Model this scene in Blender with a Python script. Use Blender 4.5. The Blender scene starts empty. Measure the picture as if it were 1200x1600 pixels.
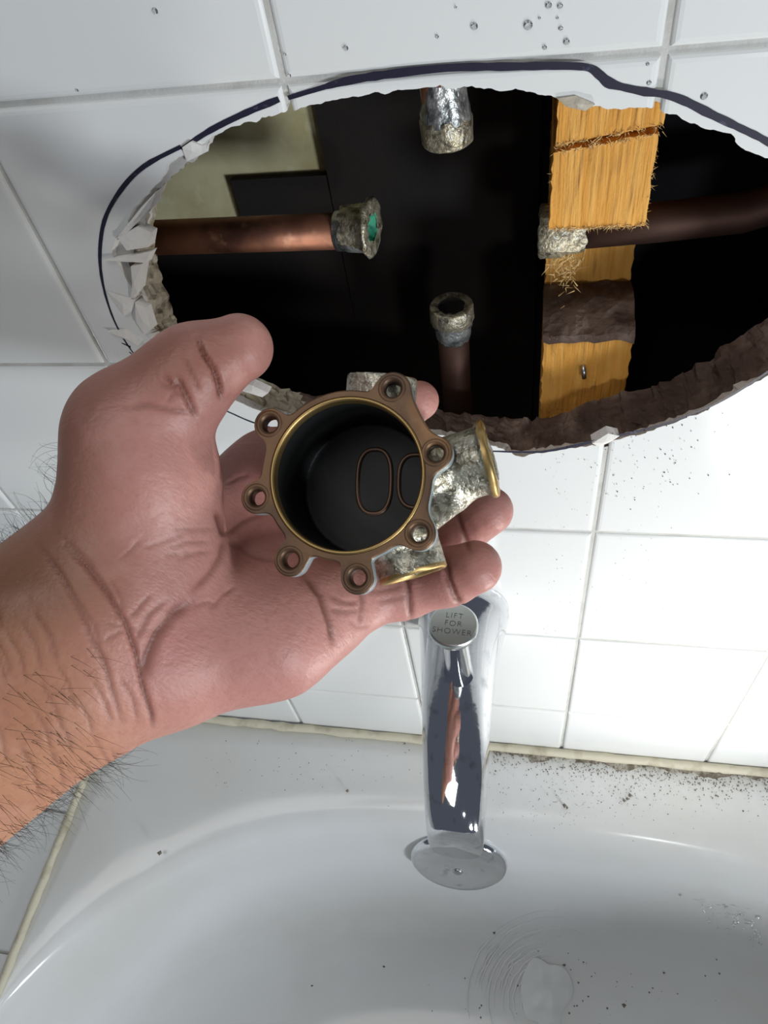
import bpy, bmesh, math, random
import numpy as np
from mathutils import Vector, Matrix, noise
from mathutils.geometry import tessellate_polygon

SC = bpy.context.scene
COL = SC.collection

# ------------------------------------------------------------------ camera
F = 1149.36
CAMP = np.array([.186913, -.230693, .087064])
RC = np.array([[0.98042551, 0.14755623, -0.13035715],
               [0.03515402, -0.78263039, -0.62149326],
               [-0.19372667, 0.60474527, -0.77249799]])      # rows: right, down, forward
cam_d = bpy.data.cameras.new('camera')
cam = bpy.data.objects.new('camera', cam_d)
COL.objects.link(cam)
SC.camera = cam
cam_d.sensor_fit = 'VERTICAL'
cam_d.sensor_height = 36.0
cam_d.lens = F / 1600 * 36.0
cam_d.clip_start = 0.01
m = Matrix.Identity(4)
for i in range(3):
    m[i][0] = RC[0][i]; m[i][1] = -RC[1][i]; m[i][2] = -RC[2][i]; m[i][3] = CAMP[i]
cam.matrix_world = m

# ------------------------------------------------------------------ light
SC.view_settings.view_transform = 'Standard'
SC.view_settings.look = 'None'
SC.view_settings.gamma = 1
SC.view_settings.use_curve_mapping = False
SC.view_settings.exposure = 0.0
w = bpy.data.worlds.new('world'); SC.world = w
w.use_nodes = True
w.node_tree.nodes['Background'].inputs[0].default_value = (.70, .80, 1.0, 1)
w.node_tree.nodes['Background'].inputs[1].default_value = 0.10


def aim(o, target):
    d = Vector(target) - o.location
    o.rotation_euler = d.to_track_quat('-Z', 'Y').to_euler()


ld = bpy.data.lights.new('work_lamp', 'SPOT')
ld.energy = 2.7; ld.shadow_soft_size = .018; ld.color = (1, .97, .92)
ld.spot_size = math.radians(146); ld.spot_blend = .55
lamp = bpy.data.objects.new('work_lamp', ld); COL.objects.link(lamp)
lamp.location = (.37, -.22, -.37)
aim(lamp, (.30, .0, -.235))

td = bpy.data.lights.new('camera_fill', 'AREA')  # unseen small area light near the camera, added for the hand and its shadow
td.shape = 'DISK'; td.size = .05; td.energy = .35; td.color = (.93, .97, 1)
cam_fill = bpy.data.objects.new('camera_fill', td); COL.objects.link(cam_fill)
cam_fill.location = (.36, -.40, -.05)
aim(cam_fill, (.12, 0, -.12))

sd = bpy.data.lights.new('low_side_fill', 'AREA')  # unseen low light, no window; added for the left wall and tub shade
sd.shape = 'RECTANGLE'; sd.size = .25; sd.size_y = .25; sd.energy = 13; sd.color = (.88, .94, 1.0)
side = bpy.data.objects.new('low_side_fill', sd); COL.objects.link(side)
side.location = (1.25, -1.15, -.30)
aim(side, (.05, -.05, -.25))

ad = bpy.data.lights.new('overhead_fill', 'AREA')  # unseen overhead area light, added as soft fill
ad.shape = 'RECTANGLE'; ad.size = .8; ad.size_y = .6; ad.energy = 4.8; ad.color = (1, .98, .95)
area = bpy.data.objects.new('overhead_fill', ad); COL.objects.link(area)
area.location = (-.15, -.55, 1.1)
aim(area, (.1, 0, -.3))


# ------------------------------------------------------------------ pixel helpers (only to measure places)
def ray(u, v):
    return np.array([(u - 600) / F, (v - 800) / F, 1.]) @ RC


def wall(u, v, y=0.):
    r = ray(u, v); t = (y - CAMP[1]) / r[1]
    return Vector(CAMP + t * r)


def horiz(u, v, z):
    r = ray(u, v); t = (z - CAMP[2]) / r[2]
    return Vector(CAMP + t * r)


def pt(u, v, t):
    return Vector(CAMP + t * ray(u, v))


# ------------------------------------------------------------------ materials
def mat(name, color, rough=.5, metal=0., spec=.5, bump=None, mix=None, coat=0., trans=0., ior=1.45,
        sss=0., attr=None, wave=None, alpha=1.):
    """bump: list of (scale, strength[, distance]); mix: list of (color, scale, lo, hi, detail)"""
    M = bpy.data.materials.new(name); M.use_nodes = True
    nt = M.node_tree; N = nt.nodes; L = nt.links
    b = N['Principled BSDF']
    b.inputs['Base Color'].default_value = (*color, 1)
    b.inputs['Roughness'].default_value = rough
    b.inputs['Metallic'].default_value = metal
    b.inputs['Specular IOR Level'].default_value = spec
    b.inputs['Coat Weight'].default_value = coat
    b.inputs['Transmission Weight'].default_value = trans
    b.inputs['IOR'].default_value = ior
    b.inputs['Alpha'].default_value = alpha
    if sss:
        b.inputs['Subsurface Weight'].default_value = sss
        b.inputs['Subsurface Radius'].default_value = (1., .35, .2)
        b.inputs['Subsurface Scale'].default_value = .003
    tc = N.new('ShaderNodeTexCoord')
    cur = None
    if attr:
        a = N.new('ShaderNodeAttribute'); a.attribute_name = attr; cur = a.outputs['Color']
    for k in (mix or []):
        c2, sc, lo, hi = k[:4]
        n = N.new('ShaderNodeTexNoise'); n.inputs['Scale'].default_value = sc
        n.inputs['Detail'].default_value = k[4] if len(k) > 4 else 5
        if len(k) > 5:
            mp = N.new('ShaderNodeMapping'); mp.inputs['Scale'].default_value = k[5]
            L.new(tc.outputs['Object'], mp.inputs[0]); L.new(mp.outputs[0], n.inputs['Vector'])
        else:
            L.new(tc.outputs['Object'], n.inputs['Vector'])
        r = N.new('ShaderNodeMapRange'); r.inputs[1].default_value = lo; r.inputs[2].default_value = hi
        L.new(n.outputs['Fac'], r.inputs[0])
        x = N.new('ShaderNodeMix'); x.data_type = 'RGBA'
        L.new(r.outputs[0], x.inputs[0])
        if cur is None:
            x.inputs[6].default_value = (*color, 1)
        else:
            L.new(cur, x.inputs[6])
        x.inputs[7].default_value = (*c2, 1)
        cur = x.outputs[2]
    if cur is not None:
        L.new(cur, b.inputs['Base Color'])
    prev = None
    for k in (bump or []):
        n = N.new('ShaderNodeTexNoise'); n.inputs['Scale'].default_value = k[0]; n.inputs['Detail'].default_value = 4
        if len(k) > 3:
            mp = N.new('ShaderNodeMapping'); mp.inputs['Scale'].default_value = k[3]
            if len(k) > 4: mp.inputs['Rotation'].default_value = k[4]
            L.new(tc.outputs['Object'], mp.inputs[0]); L.new(mp.outputs[0], n.inputs['Vector'])
        else:
            L.new(tc.outputs['Object'], n.inputs['Vector'])
        bp = N.new('ShaderNodeBump'); bp.inputs['Strength'].default_value = k[1]
        bp.inputs['Distance'].default_value = k[2] if len(k) > 2 else .001
        L.new(n.outputs['Fac'], bp.inputs['Height'])
        if prev is not None: L.new(prev, bp.inputs['Normal'])
        prev = bp.outputs[0]
    if prev is not None:
        L.new(prev, b.inputs['Normal'])
    return M


M_tile = mat('glazed_tile', (.77, .785, .77), .16, spec=.45, bump=[(9, .05, .002)])
M_bisque = mat('tile_bisque', (.80, .78, .74), .9, bump=[(500, .6, .0006), (90, .5, .002)])
M_grout = mat('grout', (.56, .56, .53), .9, bump=[(900, .6, .0004)], mix=[((.42, .41, .38), 60, .5, .75)])
M_gyp = mat('wall_backer', (.50, .45, .36), .95, bump=[(300, .8, .001), (70, .8, .003)],
            mix=[((.33, .28, .18), 60, .45, .65), ((.62, .58, .5), 160, .55, .7)])
M_mortar = mat('brown_mortar', (.10, .062, .048), .95, bump=[(260, .9, .0015), (60, .9, .004)],
               mix=[((.20, .145, .115), 80, .45, .65), ((.07, .045, .035), 30, .5, .7)])
M_sheath = mat('olive_sheathing', (.62, .58, .36), .9, bump=[(200, .3, .0006)],
               mix=[((.42, .36, .18), 28, .45, .7), ((.7, .67, .48), 90, .55, .75)])
M_shade = mat('cavity_shade', (.016, .012, .010), .95, mix=[((.014, .012, .011), 30, .4, .6)], bump=[(300, .4, .0008)])  # near-black colour standing in for shade in the cavity and pipe openings
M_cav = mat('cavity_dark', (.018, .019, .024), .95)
M_copper = mat('aged_copper', (.34, .15, .09), .5, .75, bump=[(400, .15, .0003)],
               mix=[((.12, .055, .04), 50, .45, .7), ((.45, .24, .15), 120, .6, .75)])
M_coppshade = mat('shaded_copper', (.10, .055, .042), .6, .8, bump=[(400, .15, .0003)])  # darkened copy of the copper, shade put into the colour
M_brass = mat('crusty_brass', (.52, .47, .34), .42, .7, bump=[(700, .9, .0008), (180, .5, .001)],
              mix=[((.16, .14, .10), 300, .45, .65), ((.55, .56, .50), 500, .55, .68)])
M_solder = mat('solder', (.62, .64, .63), .36, .75, bump=[(500, .8, .0009)], mix=[((.22, .24, .24), 160, .45, .6)])
M_green = mat('green_patina', (.03, .30, .17), .6, bump=[(500, .4, .0004)], mix=[((.01, .08, .06), 200, .5, .65)])
M_wood = mat('pine_wood', (.74, .34, .055), .75, bump=[(60, .7, .0012, (14, 14, .7)), (900, .4, .0004)],
             mix=[((.80, .41, .09), 30, .4, .6, 3, (13, 13, .6)), ((.36, .16, .04), 45, .58, .78, 3, (9, 9, .7)),
                  ((.22, .13, .07), 70, .68, .8)])
M_woodfib = mat('wood_fibre', (.72, .50, .22), .9)
M_chrome = mat('chrome', (.80, .81, .84), .07, 1., bump=[(25, .10, .002), (600, .04, .0003)],
               mix=[((.52, .53, .56), 120, .58, .75)])
M_knob = mat('worn_chrome', (.60, .63, .61), .32, 1., bump=[(400, .1, .0003)])
M_ink = mat('ink', (.016, .015, .035), .45, mix=[((.10, .10, .17), 220, .62, .75)])
M_engr = mat('engraving', (.05, .055, .055), .8)
M_tub = mat('tub_enamel', (.77, .785, .78), .17, spec=.5, bump=[(7, .08, .003)],
            mix=[((.64, .62, .57), 6, .40, .90)])
M_caulk = mat('yellowed_caulk', (.66, .62, .48), .6, bump=[(200, .5, .001)], mix=[((.40, .36, .25), 60, .55, .75)])
M_grit = mat('dark_grit', (.20, .17, .14), .9)
M_silt = mat('grey_silt', (.42, .39, .33), .95, bump=[(400, .9, .002)], mix=[((.20, .17, .13), 150, .45, .6)])
M_water = mat('water', (1, 1, 1), .03, trans=1., ior=1.33)
M_foam = mat('foam', (.88, .89, .88), .6, bump=[(150, .3, .001)], alpha=.8)
M_skin = mat('skin', (.5, .3, .25), .47, spec=.45, sss=.12, attr='tone', mix=[((.34, .12, .105), 38, .50, 1.3), ((.70, .42, .37), 75, .52, 1.6), ((.36, .14, .11), 500, .5, 1.3)],
             bump=[(260, .25, .0006), (1100, .30, .00035), (420, .28, .0006, (1, 3.0, 1), (0, 0, .6)), (60, .35, .002), (90, .12, .001)])
M_nail = mat('nail', (.62, .45, .38), .3)
M_hair = mat('hair', (.03, .022, .018), .5)
M_valve = mat('cast_brass_body', (.50, .47, .38), .38, .85, bump=[(900, .8, .0005), (200, .4, .001)],
              mix=[((.20, .18, .13), 420, .45, .62), ((.68, .66, .58), 900, .55, .66)])
M_flange = mat('browned_brass_face', (.16, .092, .05), .5, .6, bump=[(500, .2, .0004)],
               mix=[((.10, .06, .038), 70, .4, .62), ((.32, .17, .08), 40, .58, .8)])
M_rim = mat('bright_brass', (.42, .29, .12), .45, 1., bump=[(300, .15, .0003)])
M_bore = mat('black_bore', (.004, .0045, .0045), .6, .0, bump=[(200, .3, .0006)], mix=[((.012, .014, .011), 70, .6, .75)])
M_port = mat('port_edge', (.11, .066, .045), .45, .6)
M_edge = mat('edge_reflection', (.40, .50, .54), .35, .6)  # pale blue reflection put into the flange edge colour
M_navy = mat('navy_cloth', (.02, .03, .10), .9)
M_steel = mat('nail_steel', (.5, .5, .5), .3, 1.)


# ------------------------------------------------------------------ object helpers
def link(name, me, material=None, parent=None, smooth=False):
    o = bpy.data.objects.new(name, me); COL.objects.link(o)
    if material is not None:
        ms = material if isinstance(material, (list, tuple)) else [material]
        for q in ms: me.materials.append(q)
    if parent is not None: o.parent = parent
    if smooth:
        me.polygons.foreach_set('use_smooth', [True] * len(me.polygons))
    return o


def bmobj(name, bm, material=None, parent=None, smooth=False, recalc=True):
    if recalc: bmesh.ops.recalc_face_normals(bm, faces=bm.faces)
    me = bpy.data.meshes.new(name); bm.to_mesh(me); bm.free()
    return link(name, me, material, parent, smooth)


def tag(o, label=None, cat=None, group=None, kind=None):
    if label: o['label'] = label
    if cat: o['category'] = cat
    if group: o['group'] = group
    if kind: o['kind'] = kind
    return o


def empty(name, loc, label=None, cat=None, group=None, kind=None):
    o = bpy.data.objects.new(name, None); COL.objects.link(o)
    o.empty_display_size = .01
    return tag(o, label, cat, group, kind)        # parents stay at the origin so children keep world coordinates


def box(bm, a, b):
    r = bmesh.ops.create_cube(bm, size=1)
    for v in r['verts']:
        v.co = Vector([(a[i] + b[i]) / 2 + v.co[i] * (b[i] - a[i]) for i in range(3)])
    return r['verts']


def frame(d):
    d = Vector(d).normalized()
    a = Vector((0, 0, 1)) if abs(d.z) < .9 else Vector((1, 0, 0))
    x = d.cross(a).normalized()
    return x, d.cross(x).normalized()


def tube(bm, pts, rads, seg=24, caps=True, jitter=0., seed=0):
    """Lofted tube along a list of points."""
    rings = []
    n = len(pts)
    for i, p in enumerate(pts):
        p = Vector(p)
        d = Vector(pts[min(i + 1, n - 1)]) - Vector(pts[max(i - 1, 0)])
        if i == 0: x, y = frame(d)
        else:
            dn = d.normalized(); x = (x - dn * x.dot(dn)).normalized(); y = dn.cross(x)
        r = rads[i] if hasattr(rads, '__len__') else rads
        ring = []
        for k in range(seg):
            a = 2 * math.pi * k / seg
            rr = r
            if jitter: rr += jitter * noise.noise(p * 300 + Vector((math.cos(a), math.sin(a), seed)) * 3)
            ring.append(bm.verts.new(p + x * math.cos(a) * rr + y * math.sin(a) * rr))
        rings.append(ring)
    for i in range(n - 1):
        for k in range(seg):
            bm.faces.new((rings[i][k], rings[i][(k + 1) % seg], rings[i + 1][(k + 1) % seg], rings[i + 1][k]))
    if caps:
        bm.faces.new(rings[0][::-1]); bm.faces.new(rings[-1])
    return rings


def lathe(bm, c, axis, prof, seg=40, jitter=0., closed=False, seed=0):
    """prof = [(radius, distance along axis)]"""
    axis = Vector(axis).normalized(); x, y = frame(axis); c = Vector(c)
    rings = []
    for r, h in prof:
        ring = []
        for k in range(seg):
            a = 2 * math.pi * k / seg
            q = Vector((math.cos(a), math.sin(a), 0))
            j = jitter * noise.noise(q * 2.5 + Vector((h * 400, r * 300, seed))) if jitter else 0
            ring.append(bm.verts.new(c + axis * (h + j) + (x * q.x + y * q.y) * (r + j)))
        rings.append(ring)
    m_ = len(rings)
    for i in range(m_ if closed else m_ - 1):
        for k in range(seg):
            bm.faces.new((rings[i][k], rings[i][(k + 1) % seg], rings[(i + 1) % m_][(k + 1) % seg], rings[(i + 1) % m_][k]))
    return rings


def grain(bm, p, r, rnd, flat=1.):
    """small irregular octahedron"""
    p = Vector(p); vs = []
    for d in ((1, 0, 0), (-1, 0, 0), (0, 1, 0), (0, -1, 0), (0, 0, 1), (0, 0, -1)):
        vs.append(bm.verts.new(p + Vector(d) * r * rnd.uniform(.5, 1.3)))
    for a, b, c in ((0, 2, 4), (2, 1, 4), (1, 3, 4), (3, 0, 4), (2, 0, 5), (1, 2, 5), (3, 1, 5), (0, 3, 5)):
        bm.faces.new((vs[a], vs[b], vs[c]))


# ------------------------------------------------------------------ signed distance modelling
class SDF:
    def __init__(s, lo, hi, h):
        s.lo = np.array(lo, np.float32); s.h = h
        s.n = np.ceil((np.array(hi) - s.lo) / h).astype(int) + 1
        s.ax = [s.lo[i] + h * np.arange(s.n[i], dtype=np.float32) for i in range(3)]
        s.D = np.full(s.n, .02, np.float32)

    def sub(s, lo, hi):
        sl = []
        for i in range(3):
            a = max(0, int((lo[i] - s.lo[i]) / s.h)); b = min(s.n[i], int((hi[i] - s.lo[i]) / s.h) + 2)
            if b <= a: return None
            sl.append(slice(a, b))
        X = s.ax[0][sl[0]][:, None, None]; Y = s.ax[1][sl[1]][None, :, None]; Z = s.ax[2][sl[2]][None, None, :]
        return tuple(sl), X, Y, Z

    def cap(s, a, b, ra, rb, k, op='u', flat=None):
        a = np.array(a, np.float32); b = np.array(b, np.float32); R = max(ra, rb) + k * 1.2 + .004
        g = s.sub(np.minimum(a, b) - R, np.maximum(a, b) + R)
        if g is None: return
        sl, X, Y, Z = g
        ba = b - a; L2 = float(ba @ ba) + 1e-12
        t = np.clip(((X - a[0]) * ba[0] + (Y - a[1]) * ba[1] + (Z - a[2]) * ba[2]) / L2, 0, 1)
        d = np.sqrt((X - a[0] - t * ba[0]) ** 2 + (Y - a[1] - t * ba[1]) ** 2 + (Z - a[2] - t * ba[2]) ** 2)
        d -= ra + t * (rb - ra)
        s.comb(sl, d, k, op)

    def cyl(s, a, b, r, k, op='u'):
        a = np.array(a, np.float32); b = np.array(b, np.float32); R = r + k * 1.2 + .003
        g = s.sub(np.minimum(a, b) - R, np.maximum(a, b) + R)
        sl, X, Y, Z = g
        ba = b - a; L = float(np.linalg.norm(ba)); ba = ba / L
        t = (X - a[0]) * ba[0] + (Y - a[1]) * ba[1] + (Z - a[2]) * ba[2]
        q = np.sqrt(np.maximum((X - a[0]) ** 2 + (Y - a[1]) ** 2 + (Z - a[2]) ** 2 - t * t, 0)) - r
        e = np.abs(t - L / 2) - L / 2
        d = np.minimum(np.maximum(q, e), 0) + np.sqrt(np.maximum(q, 0) ** 2 + np.maximum(e, 0) ** 2)
        s.comb(sl, d, k, op)

    def comb(s, sl, d, k, op):
        A = s.D[sl]
        if op == 'u':
            h = np.maximum(k - np.abs(A - d), 0) / max(k, 1e-9)
            s.D[sl] = np.minimum(A, d) - h * h * k * .25
        else:
            d = -d
            h = np.maximum(k - np.abs(A - d), 0) / max(k, 1e-9)
            s.D[sl] = np.maximum(A, d) + h * h * k * .25

    def mesh(s):
        D = s.D; n = np.array(D.shape)
        ins = D < 0
        c = np.zeros(n - 1, np.int8)
        for i in (0, 1):
            for j in (0, 1):
                for l in (0, 1):
                    c += ins[i:n[0] - 1 + i, j:n[1] - 1 + j, l:n[2] - 1 + l]
        act = (c > 0) & (c < 8)
        idx = np.full(n - 1, -1, np.int64); ijk = np.argwhere(act)
        idx[act] = np.arange(len(ijk))
        P = np.zeros((len(ijk), 3)); W = np.zeros(len(ijk))
        cor = [(i, j, l) for i in (0, 1) for j in (0, 1) for l in (0, 1)]
        val = {q: D[ijk[:, 0] + q[0], ijk[:, 1] + q[1], ijk[:, 2] + q[2]] for q in cor}
        for q in cor:
            for ax in range(3):
                if q[ax] == 0:
                    r = list(q); r[ax] = 1; r = tuple(r)
                    a, b = val[q], val[r]; mk = (a < 0) != (b < 0)
                    t = np.where(mk, a / np.where(mk, a - b, 1), 0)
                    base = np.array(q, float)[None, :].repeat(len(ijk), 0); base[:, ax] += t
                    P += base * mk[:, None]; W += mk
        P = (ijk + P / W[:, None]) * s.h + s.lo
        faces = []
        for ax in range(3):
            o1, o2 = (ax + 1) % 3, (ax + 2) % 3
            sa = [slice(None)] * 3; sb = [slice(None)] * 3
            sa[ax] = slice(0, -1); sb[ax] = slice(1, None)
            e = ins[tuple(sa)] != ins[tuple(sb)]
            sg = ins[tuple(sa)]
            E = np.argwhere(e)
            ok = (E[:, o1] > 0) & (E[:, o2] > 0) & (E[:, o1] < n[o1] - 1) & (E[:, o2] < n[o2] - 1)
            E = E[ok]; sgn = sg[tuple(E.T)]
            q = []
            for d1, d2 in ((1, 1), (0, 1), (0, 0), (1, 0)):
                G = E.copy(); G[:, o1] -= d1; G[:, o2] -= d2
                q.append(idx[tuple(G.T)])
            q = np.stack(q, 1)
            q[~sgn] = q[~sgn][:, ::-1]
            faces.append(q)
        return P, np.concatenate(faces)


def npmesh(name, P, Fc, flip=False):
    if flip: Fc = Fc[:, ::-1]
    me = bpy.data.meshes.new(name)
    me.vertices.add(len(P)); me.vertices.foreach_set('co', P.astype(np.float32).ravel())
    me.loops.add(Fc.size); me.loops.foreach_set('vertex_index', Fc.astype(np.int32).ravel())
    me.polygons.add(len(Fc)); me.polygons.foreach_set('loop_start', np.arange(0, Fc.size, 4, dtype=np.int32))
    me.polygons.foreach_set('loop_total', np.full(len(Fc), 4, np.int32))
    me.update(calc_edges=True)
    me.polygons.foreach_set('use_smooth', np.ones(len(Fc), bool))
    return me


def relax(P, Fc, it=2, lam=.5):
    E = np.concatenate([Fc[:, [0, 1]], Fc[:, [1, 2]], Fc[:, [2, 3]], Fc[:, [3, 0]]])
    for _ in range(it):
        S = np.zeros_like(P); c = np.zeros(len(P))
        for k in range(3):
            S[:, k] = np.bincount(E[:, 0], P[E[:, 1], k], len(P)) + np.bincount(E[:, 1], P[E[:, 0], k], len(P))
        c = np.bincount(E[:, 0], minlength=len(P)) + np.bincount(E[:, 1], minlength=len(P))
        P = P + lam * (S / c[:, None] - P)
    return P


def vnormals(P, Fc):
    fn = np.cross(P[Fc[:, 2]] - P[Fc[:, 0]], P[Fc[:, 3]] - P[Fc[:, 1]])
    N_ = np.zeros_like(P)
    for k in range(4):
        for a in range(3):
            N_[:, a] += np.bincount(Fc[:, k], fn[:, a], len(P))
    return N_ / (np.linalg.norm(N_, axis=1)[:, None] + 1e-12)


# ================================================================== SETTING
PT = .1095
# hole outline: glaze edge (on the tile face), tile back edge, backer back edge
YB = .007; YC = .025
HOLE = [
    (178, 400, 212, 400, 244, 405), (176, 380, 216, 384, 241, 382), (200, 352, 228, 362, 240, 360), (206, 325, 238, 330, 240, 335), (245, 288, 258, 285, 266, 268),
    (262, 258, 282, 262, 280, 255), (292, 236, 300, 247, 305, 232), (318, 221, 318, 238, 330, 215), (350, 203), (400, 188), (440, 177),
    (480, 166), (520, 157), (560, 150), (600, 144), (650, 138), (700, 136), (750, 137), (800, 143), (835, 146),
    (870, 152), (900, 165), (960, 169), (1020, 171), (1045, 177), (1090, 196), (1140, 210), (1165, 235),
    (1195, 246), (1240, 275), (1290, 330), (1320, 400), (1310, 470),
    (1270, 540, 1265, 535, 1250, 450), (1225, 575, 1222, 568, 1205, 495), (1165, 605, 1160, 598, 1150, 530), (1100, 642, 1098, 634, 1090, 572),
    (1050, 662, 1046, 654, 1030, 600), (990, 682, 985, 674, 980, 612), (930, 695, 928, 687, 930, 625),
    (870, 704, 868, 696, 880, 645), (815, 714, 812, 704, 840, 655), (785, 700, 785, 692, 800, 655),
    (740, 690, 740, 680, 745, 648), (690, 680, 690, 672, 690, 640), (600, 675, 600, 668, 600, 630),
    (520, 668, 520, 658, 520, 622), (450, 655, 455, 645, 470, 615), (400, 640, 408, 632, 430, 600),
    (345, 615, 352, 605, 380, 585), (290, 585, 300, 570, 320, 550), (245, 548, 258, 530, 288, 520),
    (226, 505, 240, 508, 270, 490), (205, 450, 226, 455, 257, 450)]
G0, T0, B0 = [], [], []
for h in HOLE:
    g = wall(h[0], h[1], 0); G0.append(g)
    if len(h) == 2:
        T0.append(g + Vector((0, YB, .0012))); B0.append(g + Vector((0, YC, .004)))
    else:
        T0.append(wall(h[2], h[3], YB)); B0.append(wall(h[4], h[5], YC))


def dens(L, n, amp, freq, seed):
    out = []; m_ = len(L)
    for i in range(m_):
        a, b, c, d = L[i - 1], L[i], L[(i + 1) % m_], L[(i + 2) % m_]
        for k in range(n):
            t = k / n
            p = b.lerp(c, t) * .6 + .4 * (.5 * ((2 * b) + (c - a) * t + (2 * a - 5 * b + 4 * c - d) * t * t + (3 * b - a - 3 * c + d) * t ** 3))
            q = Vector((p.x * freq, p.z * freq, seed))
            nn = noise.noise_vector(q) + .5 * noise.noise_vector(q * 2.7)
            am = amp * (1.8 if p.z < -.12 else 1)
            out.append(Vector((p.x + am * nn.x, p.y, p.z + am * nn.y)))
    return out


ND = 8
GL = dens(G0, ND, .0009, 260, 1.)
TL = dens(T0, ND, .0010, 300, 5.)
BL = dens(B0, ND, .0016, 220, 9.)
LN = len(GL)
CX = Vector((.155, 0, -.085))


def out(p, d):
    v = Vector((p.x - CX.x, 0, p.z - CX.z)); return p + v.normalized() * d


wall_back = empty('wall_back', (0, 0, 0), kind='structure')
# tapered cutter for the tiles
bm = bmesh.new()
ra = [bm.verts.new((g.x, -.004, g.z)) for g in GL]
rb = [bm.verts.new((g.x, .0004, g.z)) for g in GL]
rc = [bm.verts.new(t) for t in TL]
rd = [bm.verts.new((t.x, .012, t.z)) for t in TL]
for A, B in ((ra, rb), (rb, rc), (rc, rd)):
    for k in range(LN):
        bm.faces.new((A[k], A[(k + 1) % LN], B[(k + 1) % LN], B[k]))
for R_, fl in ((ra, 0), (rd, 1)):
    tri = tessellate_polygon([[v.co.copy() for v in R_]])
    for t in tri:
        try: bm.faces.new([R_[i] for i in t])
        except ValueError: pass
cutter = bmobj('cutter', bm, M_bisque)


def tile_mesh(x0, x1, z0, z1):
    """pillow-edged tile, face at y=0"""
    bm = bmesh.new(); g = .0009
    x0 += g; x1 -= g; z0 += g; z1 -= g
    prof = [(0, YB), (0, .0016), (.0004, .0007), (.0011, .0002), (.0022, 0)]
    rings = []
    for i_, y_ in prof:
        rings.append([bm.verts.new(q) for q in ((x0 + i_, y_, z0 + i_), (x1 - i_, y_, z0 + i_), (x1 - i_, y_, z1 - i_), (x0 + i_, y_, z1 - i_))])
    for a, b in zip(rings[:-1], rings[1:]):
        for k in range(4): bm.faces.new((a[k], a[(k + 1) % 4], b[(k + 1) % 4], b[k]))
    bm.faces.new(rings[0]); bm.faces.new(rings[-1])
    bmesh.ops.recalc_face_normals(bm, faces=bm.faces)
    me = bpy.data.meshes.new('tile'); bm.to_mesh(me); bm.free()
    me.materials.append(M_tile)
    return me


hx0, hx1 = min(p.x for p in GL + TL), max(p.x for p in GL + TL)
hz0, hz1 = min(p.z for p in GL + TL), max(p.z for p in GL + TL)
ZT = -.511
rt = random.Random(3)
full = tile_mesh(0, PT, -PT, 0)
full_low = tile_mesh(0, PT, ZT + 4 * PT, 0)
for i in range(-3, 5):
    for j in range(-1, 5):
        x0, x1 = i * PT, (i + 1) * PT; z1, z0 = -j * PT, max(-(j + 1) * PT, ZT)
        if x1 < hx0 or x0 > hx1 or z1 < hz0 or z0 > hz1:
            o = bpy.data.objects.new('tile', full if j < 4 else full_low); COL.objects.link(o)
            o.location = (x0, rt.uniform(-.0002, .0002), z1)
            o.rotation_euler = (rt.uniform(-.002, .002), 0, rt.uniform(-.002, .002))
            o.parent = wall_back
        else:
            me = tile_mesh(x0, x1, z0, z1)
            o = link('tile', me, None, wall_back)
            md = o.modifiers.new('b', 'BOOLEAN'); md.object = cutter; md.operation = 'DIFFERENCE'; md.solver = 'EXACT'
            md.material_mode = 'TRANSFER'
            dg = bpy.context.evaluated_depsgraph_get()
            me2 = bpy.data.meshes.new_from_object(o.evaluated_get(dg))
            o.modifiers.clear()
            if len(me2.polygons) == 0:
                bpy.data.objects.remove(o)
            else:
                o.data = me2
bpy.data.objects.remove(cutter)


def plate(bm, outer, inner, mi=0):
    """flat plate between an outer rectangle and a hole, joined to the given inner verts"""
    ov = [bm.verts.new(p) for p in outer]
    vs = ov + inner
    for t in tessellate_polygon([[v.co.copy() for v in ov], [v.co.copy() for v in inner]]):
        try: f = bm.faces.new([vs[i] for i in t]); f.material_index = mi
        except ValueError: pass


# grout bed + backing with the raw cut edge
bm = bmesh.new()
T1 = [out(t, .0006) for t in TL]
lay = [[Vector((p.x, .0014, p.z)) for p in T1], [Vector((p.x, YB, p.z)) for p in T1]]
NS = 9
for s in range(1, NS):
    u = s / NS; row = []
    for k in range(LN):
        p = T1[k].lerp(BL[k], u)
        a = .0018 * noise.noise(Vector((p.x * 160, u * 5, p.z * 160))) + .0012 * noise.noise(Vector((p.x * 420, u * 11, p.z * 420)))
        p = out(p, a); p.y = YB + (YC - YB) * u + a * .5
        row.append(p)
    lay.append(row)
lay.append(BL)
vr = [[bm.verts.new(p) for p in r] for r in lay]
for r in range(len(vr) - 1):
    for k in range(LN):
        f = bm.faces.new((vr[r][k], vr[r][(k + 1) % LN], vr[r + 1][(k + 1) % LN], vr[r + 1][k]))
        c = f.calc_center_median()
        left = c.x < .075 + .012 * noise.noise(c * 60)
        f.material_index = 1 if left else 2
        f.smooth = False
X0, X1, Z0, Z1 = -.45, .62, ZT, .16
plate(bm, [(X0, .0014, Z0), (X1, .0014, Z0), (X1, .0014, Z1), (X0, .0014, Z1)], vr[0], 0)
plate(bm, [(X0, YC, Z0), (X1, YC, Z0), (X1, YC, Z1), (X0, YC, Z1)], vr[-1], 1)
backer = bmobj('backer_board', bm, [M_grout, M_gyp, M_mortar], wall_back)

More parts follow.
